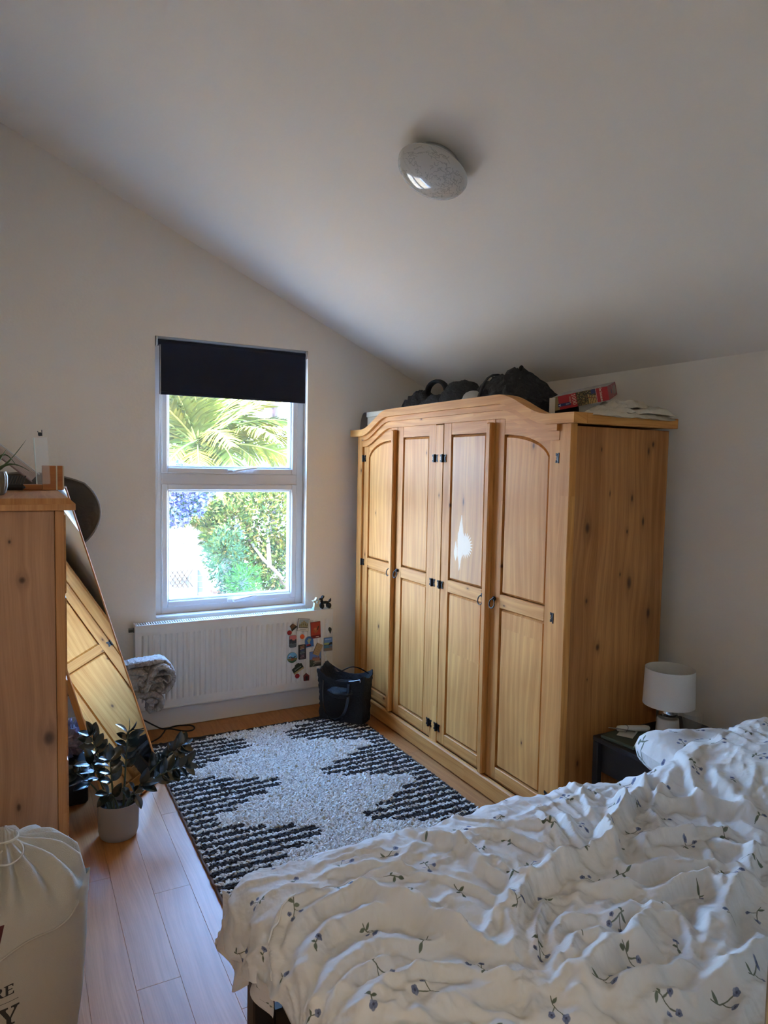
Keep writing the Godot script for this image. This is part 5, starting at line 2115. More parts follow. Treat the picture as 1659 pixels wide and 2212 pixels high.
func laundry_bag() -> void:
	var t := thing("laundry_bag", "cream canvas drawstring laundry bag printed with dark letters", "bag", Vector3(-0.035, 0.003, -1.95))
	var canvas := bump(mat(lin(0.50, 0.46, 0.385), 0.9), noise_tex(91, 0.25, 256, true, 3.0), 0.35)
	var g := G.new()
	var rows := []
	var us := []
	var ys := []
	for k in 62:
		ys.append(0.612 * k / 61.0)
	rows.append([])
	for q in 240:
		rows[0].append(Vector3(0, 0.0, 0))
	us.append([])
	for q in 240:
		us[0].append(Vector2(0, 0))
	for y in ys:
		var row := []
		var ur := []
		for q in 240:
			var a := TAU * q / 240.0
			row.append(sack(a, y))
			ur.append(Vector2(a, y * 5.0))
		rows.append(row)
		us.append(ur)
	g.sheet(rows, us, true, false)
	part("body", g, canvas, t)
	# sewn fold that runs round under the gathered top
	g = G.new()
	var path := []
	for k in 120:
		var a := TAU * k / 119.0
		var p := sack(a, 0.405 + 0.035 * sin(a - 0.6) + 0.008 * sin(a * 7.0))
		path.append(p + Vector3(sin(a), 0, cos(a)) * 0.0015)
	g.tube(path, 0.0028, 6)
	part("seam", g, canvas, t)
	g = G.new()
	rows = []
	for k in 4:
		var row := []
		for q in 30:
			var a := 0.95 + 0.75 * q / 29.0
			var p := sack(a, 0.40 + 0.055 * k / 3.0 + 0.01 * sin(a * 6.0))
			row.append(p + Vector3(sin(a), 0.2, cos(a)) * (0.003 + 0.010 * k / 3.0 * sin(PI * q / 29.0)))
		rows.append(row)
	g.sheet(rows, [], false, false)
	part("pocket_lip", g, canvas, t)
	var cord := mat(lin(0.66, 0.62, 0.53), 0.85)
	for q in 2:
		g = G.new()
		path = []
		for k in 31:
			var u := k / 30.0
			var a: float = [0.9, -0.5][q] - 1.9 * u
			var rad: float = 0.03 + [0.055, 0.075][q] * sin(PI * u)
			path.append(Vector3(sin(a) * rad + 0.01, 0.583 - 0.018 * sin(PI * u) - 0.01 * q, cos(a) * rad + 0.02))
		g.tube(path, 0.0024, 7)
		part("drawstring", g, cord, t)
	g = G.new()
	path = []
	for k in 40:
		var a := TAU * 1.5 * k / 39.0
		path.append(Vector3(sin(a) * 0.031, 0.582 + 0.004 * k / 39.0, cos(a) * 0.031))
	g.tube(path, 0.0026, 7)
	part("drawstring", g, cord, t)
	# print, wrapped round the bag
	var ink := mat(lin(0.035, 0.033, 0.032), 0.85)
	var font := SystemFont.new()
	font.font_names = PackedStringArray(["Droid Serif"])
	font.font_weight = 700
	for w in [["RE", 0.0245, 0.018, 0.304], ["Y", 0.046, 0.027, 0.240]]:
		var tm := TextMesh.new()
		tm.font = font
		tm.text = w[0]
		tm.font_size = 64
		tm.pixel_size = w[1] / 46.0
		tm.depth = 0.0008
		tm.curve_step = 0.3
		tm.horizontal_alignment = HORIZONTAL_ALIGNMENT_RIGHT
		var o := part("lettering", on_sack(tm, w[2] / 0.187, w[3], 0.0014, 0.10), ink, t)
		o.set_meta("label", "dark printed letter")
	g = G.new()
	for k in 8:
		g.face([Vector3(-0.06 + 0.01 * k, -0.0006, 0), Vector3(-0.05 + 0.01 * k, -0.0006, 0), Vector3(-0.05 + 0.01 * k, 0.0006, 0), Vector3(-0.06 + 0.01 * k, 0.0006, 0)])
	part("printed_line", on_sack(g.mesh(), 0.03, 0.275, 0.0014, 0.10), ink, t)
	g = G.new()
	g.face([Vector3(-0.03, 0, 0), Vector3(-0.006, 0, 0), Vector3(0.004, 0.045, 0), Vector3(-0.02, 0.045, 0)])
	part("printed_mark", on_sack(g.mesh(), -0.02, 0.415, 0.0014), mat(lin(0.10, 0.02, 0.02), 0.85), t).set_meta("label", "dark red printed mark")


# ---------------------------------------------------------------- tote bag
func tote_bag() -> void:
	var t := thing("tote_bag", "black canvas tote bag with long straps standing beside the wardrobe", "bag", Vector3(1.76, 0.022, -3.69))
	t.rotation.y = 0.0
	var canvas := bump(mat(lin(0.0075, 0.008, 0.0095), 0.85), noise_tex(95, 0.2, 256, true, 3.0), 0.4)
	# corners of the base and of the mouth, in metres about the bag's foot
	var base := [Vector2(-0.155, -0.095), Vector2(0.03, 0.145), Vector2(0.135, 0.055), Vector2(-0.05, -0.195)]
	var hts := [0.305, 0.30, 0.305, 0.315]
	var f := noise(14, 5.0, 3)
	var g := G.new()
	var rows := []
	var nq := 88
	for k in 22:
		var v := k / 21.0
		var row := []
		for q in nq:
			var u := q / float(nq) * 4.0
			var i := int(u)
			var fr := u - i
			var p: Vector2 = base[i].lerp(base[(i + 1) % 4], fr)
			var edge := minf(fr, 1.0 - fr)
			var round_off := 1.0 - 0.10 * exp(-edge * 14.0)
			var c := p * round_off
			var flare := 1.0 + 0.10 * v - 0.05 * sin(PI * v) * (1.0 - edge) + 0.06 * f.get_noise_2d(u * 2.0, v * 2.0) * minf(1.0, edge * 6.0 + 0.3)
			c *= flare
			var top: float = lerpf(hts[i], hts[(i + 1) % 4], fr) - 0.055 * sin(PI * fr) * (1.0 if i % 2 == 0 else 0.5)
			row.append(Vector3(c.x, v * top + (0.004 if k == 0 else 0.0), c.y))
		rows.append(row)
	# fold the mouth inwards and down
	for k in 3:
		var row := []
		for q in nq:
			var p: Vector3 = rows[21][q]
			row.append(Vector3(p.x * (0.96 - 0.12 * k), p.y - 0.004 - 0.05 * k, p.z * (0.96 - 0.12 * k)))
		rows.append(row)
	g.sheet(rows, [], true, false)
	part("body", g, canvas, t)
	g = G.new()
	var bottom := []
	for q in nq:
		bottom.append(rows[0][nq - 1 - q])
	var mid := Vector3(-0.01, 0.003, -0.02)
	for q in nq:
		g.face_out([mid, bottom[q], bottom[(q + 1) % nq]], Vector3(0, 1, 0))
	part("base", g, canvas, t)
	g = G.new()
	lump(g, Vector3(-0.01, 0.18, -0.02), Vector3(0.12, 0.045, 0.12), 31, 0.08, 1.6)
	part("contents", g, canvas, t)
	var leather := mat(lin(0.008, 0.008, 0.010), 0.25)
	# front strap drops down the long side, back strap loops over the top
	var along2 := Vector3(0.185, 0, 0.24).normalized()
	var outw := Vector3(-0.24, 0, 0.185).normalized()
	g = G.new()
	var path := []
	for k in 33:
		var u := k / 32.0
		var side := lerpf(-0.085, 0.085, smoothstep(0.0, 1.0, u))
		path.append(Vector3(-0.063, 0.245 - 0.225 * pow(sin(PI * u), 0.55), 0.025) + along2 * (side * 1.0 - 0.02) + outw * (0.016 + 0.022 * sin(PI * u)))
	g.tube(path, 0.011, 8, 0.22)
	part("strap", g, leather, t)
	g = G.new()
	path = []
	for k in 33:
		var u := k / 32.0
		path.append(Vector3(0.03, 0.285 + 0.03 * sin(PI * u) - 0.045 * sin(TAU * u) * 0.5, -0.03) + along2 * lerpf(-0.11, 0.12, u) + outw * (0.075 * sin(PI * u)))
	g.tube(path, 0.009, 8, 0.3)
	part("strap", g, leather, t)
	g = G.new()
	g.tube([Vector3(-0.02, 0.262, 0.075) + outw * 0.022, Vector3(0.0, 0.266, 0.095) + outw * 0.024, Vector3(0.028, 0.278, 0.125) + outw * 0.024], 0.0022, 6)
	g.ball(Vector3(0.03, 0.270, 0.127) + outw * 0.024, Vector3(0.003, 0.008, 0.003), 8, 6)
	part("zip", g, mat(lin(0.5, 0.52, 0.56), 0.3, 0.8), t)
	g = G.new()
	g.box(Vector3(0.085, 0.300, 0.02), Vector3(0.010, 0.008, 0.006), 0.001)
	part("care_label", g, M.white, t)
	t.position.x = 1.755


# ---------------------------------------------------------------- blanket bundled on the chair seat
func ribbon(g: G, pts: Array, th: float, z0: float, z1: float) -> void:
	var c := Curve3D.new()
	for k in pts.size():
		var p := Vector3(pts[k][0], pts[k][1], 0)
		var a := Vector3(pts[maxi(k - 1, 0)][0], pts[maxi(k - 1, 0)][1], 0)
		var b := Vector3(pts[mini(k + 1, pts.size() - 1)][0], pts[mini(k + 1, pts.size() - 1)][1], 0)
		c.add_point(p, -(b - a) * 0.18, (b - a) * 0.18)
	var line := c.tessellate_even_length(5, 0.008)
	var f := noise(int(pts[0][0] * 1000.0), 14.0, 2)
	var rows := []
	for k in line.size():
		var d: Vector3 = (line[mini(k + 1, line.size() - 1)] - line[maxi(k - 1, 0)]).normalized()
		var nn := Vector3(-d.y, d.x, 0)
		var e := sqrt(clampf(minf(k, line.size() - 1 - k) / 2.0, 0.05, 1.0))
		var row := []
		for q in 22:
			var a := TAU * q / 22.0
			var zz := signf(cos(a)) * pow(absf(cos(a)), 0.35)
			var tt := signf(sin(a)) * pow(absf(sin(a)), 0.7)
			row.append(line[k] + nn * tt * th * 0.5 * e * (1.0 + 0.35 * f.get_noise_2d(k * 0.06, zz)) + Vector3(0, 0, lerpf(z0, z1, zz * 0.5 + 0.5) + 0.012 * f.get_noise_2d(k * 0.05 + 7.0, zz)))
		rows.append(row)
	g.sheet(rows, [], true, false)


func blanket() -> void:
	var t := thing("fleece_blanket", "bundled grey fleece blanket between the mirror and the radiator", "blanket", Vector3(0, 0, -3.72))
	var fleece := bump(mat(lin(0.36, 0.32, 0.285), 0.95), noise_tex(99, 0.2, 256, true, 4.0), 0.4)
	fleece.rim_enabled = true
	fleece.rim = 0.4
	var paths := [
		[[[0.44, 0.470], [0.518, 0.490], [0.569, 0.495], [0.625, 0.497], [0.677, 0.498], [0.712, 0.468], [0.731, 0.426], [0.732, 0.389], [0.716, 0.356], [0.690, 0.334], [0.663, 0.341]], 0.030, -0.09, 0.02],
		[[[0.580, 0.348], [0.602, 0.383], [0.616, 0.424], [0.643, 0.460], [0.671, 0.474], [0.696, 0.464], [0.716, 0.436]], 0.032, -0.07, 0.045],
		[[[0.634, 0.430], [0.67, 0.432], [0.708, 0.426], [0.718, 0.402], [0.702, 0.386], [0.682, 0.400], [0.648, 0.411]], 0.016, -0.08, 0.03],
		[[[0.625, 0.404], [0.658, 0.396], [0.676, 0.374], [0.676, 0.350], [0.662, 0.345], [0.645, 0.358]], 0.018, -0.08, 0.035],
		[[[0.46, 0.455], [0.542, 0.456], [0.578, 0.446], [0.586, 0.425], [0.562, 0.402], [0.582, 0.375], [0.572, 0.348]], 0.034, -0.09, 0.03],
		[[[0.46, 0.36], [0.575, 0.330], [0.625, 0.330], [0.658, 0.312], [0.672, 0.284], [0.664, 0.258], [0.645, 0.235]], 0.034, -0.08, 0.03],
		[[[0.593, 0.300], [0.634, 0.290], [0.655, 0.284]], 0.030, -0.07, 0.02],
		[[[0.612, 0.225], [0.620, 0.260], [0.630, 0.285]], 0.036, -0.07, 0.015]]
	for p in paths:
		var g := G.new()
		ribbon(g, p[0], p[1], p[2], p[3])
		part("fold", g, fleece, t)
	var g := G.new()
	lump(g, Vector3(0.46, 0.40, -0.03), Vector3(0.14, 0.09, 0.07), 55, 0.12, 3.0)
	part("body", g, fleece, t)
	g = G.new()
	lump(g, Vector3(0.625, 0.375, -0.05), Vector3(0.075, 0.10, 0.05), 57, 0.1, 3.0)
	part("body", g, fleece, t)


func cable() -> void:
	var g := G.new()
	var pts := [[0.62, 0.10, -3.98], [0.69, 0.04, -4.02], [0.735, 0.006, -4.045], [0.767, 0.005, -4.040], [0.816, 0.009, -4.046], [0.856, 0.005, -4.048], [0.897, 0.005, -4.030], [0.908, 0.005, -3.985], [0.884, 0.005, -3.950], [0.838, 0.005, -3.962], [0.762, 0.013, -4.012], [0.731, 0.005, -3.979], [0.69, 0.005, -3.91], [0.60, 0.005, -3.84]]
	var c := Curve3D.new()
	for k in pts.size():
		var p := Vector3(pts[k][0], pts[k][1], pts[k][2])
		var a: Array = pts[maxi(k - 1, 0)]
		var b: Array = pts[mini(k + 1, pts.size() - 1)]
		var d := (Vector3(b[0], b[1], b[2]) - Vector3(a[0], a[1], a[2])) * 0.18
		c.add_point(p, -d, d)
	g.tube(Array(c.tessellate_even_length(5, 0.01)), 0.0042, 8)
	single("power_cable", g, M.black, "black power cable looped on the floor below the radiator", "cable")


# ---------------------------------------------------------------- nightstand and what stands on it
func nightstand() -> void:
	var t := thing("nightstand", "small black nightstand between the wardrobe and the bed", "nightstand", Vector3(2.31, 0, -1.84))
	var blk := mat(lin(0.014, 0.013, 0.014), 0.5)
	var g := G.new()
	g.box(Vector3(0, 0.47, 0), Vector3(0.52, 0.02, 0.32), 0.003)
	part("top", g, blk, t)
	for s in [[-1, -1], [1, -1], [1, 1], [-1, 1]]:
		g = G.new()
		g.box(Vector3(s[0] * 0.245, 0.23, s[1] * 0.145), Vector3(0.028, 0.46, 0.028), 0.003)
		part("leg", g, blk, t)
	g = G.new()
	g.box(Vector3(0, 0.395, 0.0), Vector3(0.46, 0.13, 0.28), 0.003)
	part("drawer", g, mat(lin(0.020, 0.017, 0.016), 0.5), t)
	g = G.new()
	g.box(Vector3(0, 0.10, 0.0), Vector3(0.46, 0.016, 0.28), 0.003)
	part("shelf", g, blk, t)
	# green notebook with a white device and a card
	g = G.new()
	g.box(Vector3(0, 0.007, 0), Vector3(0.20, 0.014, 0.15), 0.004)
	var nb := single("notebook", g, mat(lin(0.055, 0.075, 0.055), 0.6), "dark green notebook on the nightstand", "notebook", Vector3(2.165, 0.48, -1.905))
	nb.rotation.y = 0.15
	g = G.new()
	g.box(Vector3(0, 0.0015, 0), Vector3(0.095, 0.003, 0.062), 0.001)
	var card := single("paper_card", g, mat(lin(0.50, 0.47, 0.40), 0.7), "small pale card under the white device", "card", Vector3(2.165, 0.4945, -1.925))
	card.rotation.y = 0.5
	var dv := thing("white_device", "slim white handheld device bound with a thin cord", "device", Vector3(2.195, 0.5105, -1.925), -0.42)
	g = G.new()
	g.tube([Vector3(-0.068, 0, 0), Vector3(-0.064, 0, 0), Vector3(-0.05, 0, 0), Vector3(0.05, 0, 0), Vector3(0.066, 0, 0), Vector3(0.070, 0, 0)], [0.005, 0.0105, 0.0128, 0.0128, 0.009, 0.004], 14)
	part("body", g, mat(lin(0.56, 0.52, 0.43), 0.45), dv)
	g = G.new()
	var path := []
	for k in 21:
		var a := TAU * k / 20.0
		path.append(Vector3(-0.028 + 0.003 * sin(a * 2.0), 0.0138 * cos(a), 0.0138 * sin(a)))
	g.tube(path, 0.0012, 6)
	part("cord", g, mat(lin(0.12, 0.10, 0.08), 0.8), dv)
	g = G.new()
	g.tube([Vector3(-0.10, 0.002, -0.004), Vector3(-0.055, 0.002, 0.012), Vector3(0.0, -0.006, 0.022)], 0.0022, 6)
	part("prong", g, mat(lin(0.25, 0.23, 0.2), 0.3, 0.8), dv)
	# lamp
	var l := thing("table_lamp", "table lamp with a white drum shade and chrome neck on the nightstand", "lamp", Vector3(2.325, 0.48, -1.865))
	g = G.new()
	g.lathe([Vector2(0, 0.001), Vector2(0.042, 0.001), Vector2(0.046, 0.006), Vector2(0.0455, 0.03), Vector2(0.042, 0.072), Vector2(0.040, 0.076), Vector2(0.0, 0.074)], 40)
	part("base", g, mat(lin(0.60, 0.55, 0.46), 0.6), l)
	g = G.new()
	g.lathe([Vector2(0.0, 0.075), Vector2(0.0375, 0.0755), Vector2(0.0355, 0.102), Vector2(0.031, 0.125), Vector2(0.027, 0.136), Vector2(0.0, 0.137)], 40)
	part("neck", g, M.steel, l)
	g = G.new()
	var prof := [Vector2(0.100, 0.130), Vector2(0.0955, 0.278), Vector2(0.0940, 0.278), Vector2(0.0985, 0.130)]
	var shade := mat(lin(0.70, 0.67, 0.62), 0.9)
	bump(shade, noise_tex(101, 0.3, 128, true, 2.0), 0.2)
	shade.backlight_enabled = true
	shade.backlight = Color(0.22, 0.20, 0.17)
	g.lathe([prof[0], prof[1]], 56)
	var rows := []
	for p in [prof[1], prof[2], prof[3], prof[0]]:
		var row := []
		for k in 56:
			var a := TAU * k / 56.0
			row.append(Vector3(p.x * cos(a), p.y, p.x * sin(a)))
		rows.append(row)
	g.sheet(rows, [], true, true)
	part("shade", g, shade, l)
	g = G.new()
	g.tube([Vector3(0, 0.12, 0), Vector3(0, 0.165, 0)], 0.016, 12)
	part("socket", g, M.white, l)
	g = G.new()
	g.ball(Vector3(0, 0.20, 0), Vector3(0.03, 0.036, 0.03), 20, 12)
	part("bulb", g, mat(lin(0.75, 0.74, 0.72), 0.3), l)
	for k in 3:
		var a := TAU * k / 3.0 + 0.4
		g = G.new()
		g.tube([Vector3(cos(a) * 0.014, 0.16, sin(a) * 0.014), Vector3(cos(a) * 0.0965, 0.152, sin(a) * 0.0965)], 0.0015, 6)
		part("spoke", g, M.steel, l)
	# tumbler
	g = G.new()
	g.lathe([Vector2(0.0, 0.001), Vector2(0.030, 0.001), Vector2(0.033, 0.006), Vector2(0.040, 0.085), Vector2(0.0385, 0.085), Vector2(0.0315, 0.010), Vector2(0.0, 0.009)], 36)
	var glass := mat(Color(0.93, 0.95, 0.95, 0.05), 0.02)
	glass.transparency = BaseMaterial3D.TRANSPARENCY_ALPHA
	single("tumbler", g, glass, "clear glass tumbler beside the table lamp", "glass", Vector3(2.435, 0.4805, -1.835))


# ---------------------------------------------------------------- ceiling lamp
func ceiling_lamp() -> void:
	# local y points away from the ceiling
	var up := Vector3(0.4515, 1.0, 0.0).normalized()
	var ey := -up
	var ex := Vector3(0, 0, 1).cross(ey).normalized() * -1.0
	ex = ey.cross(Vector3(0, 0, 1)).normalized()
	var ez := ex.cross(ey)
	var at := Vector3(1.325, cy(1.325), -2.125)
	var t := thing("ceiling_lamp", "frosted glass bowl lamp on the sloping ceiling, switched off", "ceiling lamp", at)
	t.basis = Basis(ex, ey, ez)
	var g := G.new()
	g.lathe([Vector2(0.0, 0.0), Vector2(0.085, 0.0), Vector2(0.085, 0.022), Vector2(0.0, 0.026)], 40)
	part("fitting", g, M.white, t)
	g = G.new()
	for k in 3:
		var a := TAU * k / 3.0 + 0.5
		g.box(Vector3(cos(a) * 0.119, 0.043, sin(a) * 0.119), Vector3(0.014, 0.014, 0.012), 0.003)
	part("clip", g, M.steel, t)
	g = G.new()
	for k in 3:
		var a := TAU * k / 3.0 + 0.5
		g.tube([Vector3(cos(a) * 0.08, 0.012, sin(a) * 0.08), Vector3(cos(a) * 0.12, 0.04, sin(a) * 0.12)], 0.003, 6)
	part("arm", g, M.steel, t)
	# bowl with a squiggle relief print
	var im := Image.create(1024, 256, false, Image.FORMAT_RGB8)
	var base := lin(0.62, 0.61, 0.56)
	im.fill(base)
	var r := RandomNumberGenerator.new()
	r.seed = 77
	for k in 230:
		var p := Vector2(r.randf() * 1024.0, 30 + r.randf() * 226.0)
		var a := r.randf() * TAU
		var pts := []
		for q in 9:
			pts.append(p)
			a += r.randfn(0, 1.0)
			p += Vector2(cos(a) * 9.0, sin(a) * 6.0)
		stroke(im, pts, 1.4, lin(0.40, 0.40, 0.37), 0.8)
	var bowl := mat(Color.WHITE, 0.08, 0.0, ImageTexture.create_from_image(im))
	bowl.metallic_specular = 0.6
	g = G.new()
	var prof := []
	for k in 17:
		var u := k / 16.0
		prof.append(Vector2(0.129 * cos(u * PI * 0.5), 0.045 + 0.062 * sin(u * PI * 0.5)))
	prof[16] = Vector2(0.0005, 0.107)
	g.lathe(prof, 64)
	var inner := []
	for k in 17:
		var u := 1.0 - k / 16.0
		inner.append(Vector2(maxf(0.0005, 0.125 * cos(u * PI * 0.5)), 0.045 + 0.057 * sin(u * PI * 0.5)))
	g.lathe(inner, 64)
	part("glass_bowl", g, bowl, t)
	g = G.new()
	var path := []
	for k in 65:
		var a := TAU * k / 64.0
		path.append(Vector3(cos(a) * 0.1275, 0.045, sin(a) * 0.1275))
	g.tube(path, 0.0022, 6)
	part("rim", g, mat(lin(0.62, 0.62, 0.58), 0.15), t)


# ---------------------------------------------------------------- things on the chest of drawers
func chest_top() -> void:
	var y := 1.4355
	# wooden stand holding a clear plaque
	var t := thing("plaque_stand", "wooden block stand holding a clear acrylic plaque", "stand", Vector3(0.130, y, -2.93))
	var g := G.new()
	var oak := mat(Color(0.86, 0.74, 0.62), 0.55, 0.0, M.pine_tex, Vector3(1 / 0.8, 1 / 1.6, 1))
	g.box(Vector3(-0.013, 0.046, 0), Vector3(0.046, 0.092, 0.07), 0.001, 0, rnd_off())
	part("block", g, oak, t)
	g = G.new()
	g.box(Vector3(0.0245, 0.046, -0.02), Vector3(0.019, 0.092, 0.07), 0.001, 0, rnd_off())
	part("block", g, oak, t)
	for p in [[0.0125, 0.0], [0.0365, -0.02]]:
		g = G.new()
		g.box(Vector3(p[0], 0.046, p[1]), Vector3(0.005, 0.092, 0.07), 0.001)
		part("edge_strip", g, mat(lin(0.66, 0.58, 0.42), 0.5), t)
	g = G.new()
	g.box(Vector3(-0.125, 0.010, -0.01), Vector3(0.178, 0.020, 0.07), 0.002, 0, rnd_off())
	part("foot", g, oak, t)
	var pq := thing("acrylic_plaque", "upright clear acrylic plaque with a small black clip", "plaque", Vector3(0.098, y + 0.0215, -2.882))
	pq.rotation = Vector3(0, 0.1, 0.05)
	g = G.new()
	g.box(Vector3(0.0, 0.088, 0), Vector3(0.046, 0.176, 0.008), 0.003)
	part("sheet", g, M.clear, pq)
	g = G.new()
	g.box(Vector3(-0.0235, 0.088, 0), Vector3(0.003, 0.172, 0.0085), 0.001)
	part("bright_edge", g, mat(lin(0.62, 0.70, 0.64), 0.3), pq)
	g = G.new()
	g.box(Vector3(-0.002, 0.187, 0), Vector3(0.012, 0.014, 0.014), 0.003)
	g.tube([Vector3(0.004, 0.18, 0.004), Vector3(0.005, 0.203, 0.002)], 0.0016, 6)
	g.tube([Vector3(-0.004, 0.18, 0.004), Vector3(-0.009, 0.199, 0.002)], 0.0016, 6)
	part("clip", g, M.iron, pq)
	# book propped at a slant with pale pages
	var b := thing("slanted_book", "thick white book propped at a slant behind the succulent", "book", Vector3(0.058, y + 0.028, -2.93))
	b.rotation = Vector3(0, 0, -0.71)
	g = G.new()
	g.box(Vector3(-0.15, 0.040, 0), Vector3(0.30, 0.006, 0.07), 0.002)
	part("cover", g, mat(lin(0.62, 0.63, 0.64), 0.4), b)
	g = G.new()
	for k in 7:
		g.box(Vector3(-0.152, 0.007 + 0.0045 * k, 0.001 * (k % 2)), Vector3(0.294, 0.0040, 0.066), 0.0005)
	part("pages", g, mat(lin(0.55, 0.45, 0.42), 0.7), b)
	g = G.new()
	g.box(Vector3(-0.15, 0.002, 0), Vector3(0.30, 0.005, 0.07), 0.002)
	part("cover", g, mat(lin(0.30, 0.20, 0.19), 0.5), b)
	var hb := thing("hair_brush", "black bristle brush lying under the slanted book", "brush", Vector3(-0.06, y, -2.80), 0.1)
	g = G.new()
	g.box(Vector3(0, 0.014, 0), Vector3(0.19, 0.022, 0.05), 0.01)
	part("handle", g, M.black, hb)
	g = G.new()
	for k in 60:
		var x := -0.085 + 0.17 * (k % 20) / 19.0
		var z := -0.016 + 0.016 * int(k / 20)
		g.tube([Vector3(x, 0.02, z), Vector3(x + 0.012, 0.055, z)], 0.0011, 4)
	part("bristles", g, mat(lin(0.03, 0.03, 0.035), 0.4), hb)
	# succulent in a small ribbed pot
	var p := thing("succulent", "small pointed-leaf succulent in a ribbed grey pot on the chest", "succulent", Vector3(-0.068, y, -2.50))
	g = G.new()
	var rows := []
	for q in [[0.0, 0.001, 0], [0.038, 0.001, 0], [0.045, 0.008, 1], [0.050, 0.03, 1], [0.050, 0.06, 1], [0.047, 0.074, 0], [0.044, 0.074, 0], [0.043, 0.06, 0], [0.0, 0.06, 0]]:
		var row := []
		for k in 72:
			var a := TAU * k / 72.0
			var rr: float = q[0] + 0.0012 * q[2] * sin(a * 24.0)
			row.append(Vector3(cos(a) * rr, q[1], sin(a) * rr))
		rows.append(row)
	g.sheet(rows, [], true, true)
	part("pot", g, mat(lin(0.16, 0.145, 0.115), 0.4), p)
	var lm := mat(lin(0.045, 0.085, 0.025), 0.4)
	var lf := mat(lin(0.12, 0.19, 0.045), 0.4)
	var leaves := [[Vector3(0.104, 0.115, 0.0), -0.015], [Vector3(0.050, 0.085, 0.02), 0.0], [Vector3(0.116, 0.012, 0.01), 0.030], [Vector3(0.076, 0.030, 0.02), 0.050], [Vector3(-0.01, 0.10, 0.0), 0.0], [Vector3(-0.06, 0.07, 0.0), 0.03], [Vector3(0.01, 0.07, 0.05), 0.02], [Vector3(-0.03, 0.05, 0.06), 0.03], [Vector3(0.02, 0.06, -0.06), 0.02], [Vector3(-0.07, 0.02, -0.04), 0.04]]
	for k in leaves.size():
		var tip: Vector3 = leaves[k][0]
		g = G.new()
		var path := []
		var rr := []
		for q in 11:
			var u := q / 10.0
			path.append(Vector3(0.0, 0.062, 0.0) + tip * u + Vector3(0, leaves[k][1] * sin(PI * u), 0))
			rr.append(0.0115 * pow(1.0 - u, 0.7) * (0.75 + 0.5 * sin(PI * minf(u * 1.6, 1.0))) + 0.0006)
		g.tube(path, rr, 8, 0.4)
		part("leaf", g, lf if k == 4 else lm, p)


# ---------------------------------------------------------------- fridge magnets on the radiator
func rounded(w: float, h: float, r: float, arch := false) -> PackedVector2Array:
	var o := PackedVector2Array()
	var corners := [[w / 2 - r, -h / 2 + r, -90.0], [w / 2 - r, h / 2 - r, 0.0], [-w / 2 + r, h / 2 - r, 90.0], [-w / 2 + r, -h / 2 + r, 180.0]]
	for k in 4:
		var rr := r
		for q in 6:
			var a := deg_to_rad(corners[k][2] + 18.0 * q)
			o.append(Vector2(corners[k][0] + cos(a) * rr, corners[k][1] + sin(a) * rr))
	if arch:
		o = PackedVector2Array([Vector2(-w / 2, -h / 2), Vector2(w / 2, -h / 2)])
		for q in 13:
			var a := PI * q / 12.0
			o.append(Vector2(cos(a) * w / 2, h / 2 - w / 2 + sin(a) * w / 2))
	return o


func magnet(called: String, label: String, at: Vector2, w: float, h: float, tilt: float, outline: PackedVector2Array, face: Image, edge: Color, th := 0.005) -> Node3D:
	var t := thing(called, label, "magnet", Vector3(at.x, at.y, -3.9985), 0.0, "magnets on the radiator")
	t.rotation.z = tilt
	var g := G.new()
	g.prism(outline, 0.0, th)
	part("body", g, mat(edge, 0.6), t)
	g = G.new()
	var tri := Geometry2D.triangulate_polygon(outline)
	for k in range(0, tri.size(), 3):
		var pts := []
		var us := []
		for q in 3:
			var p := outline[tri[k + q]] * 0.97
			pts.append(Vector3(p.x, p.y, th + 0.0004))
			us.append(Vector2(p.x / w + 0.5, 0.5 - p.y / h))
		g.face_out(pts, Vector3(0, 0, -1), us)
	part("picture", g, mat(Color.WHITE, 0.45, 0.0, ImageTexture.create_from_image(face)), t)
	return t


func blank(c: Color, w := 64, h := 96) -> Image:
	var im := Image.create(w, h, false, Image.FORMAT_RGB8)
	im.fill(c)
	return im


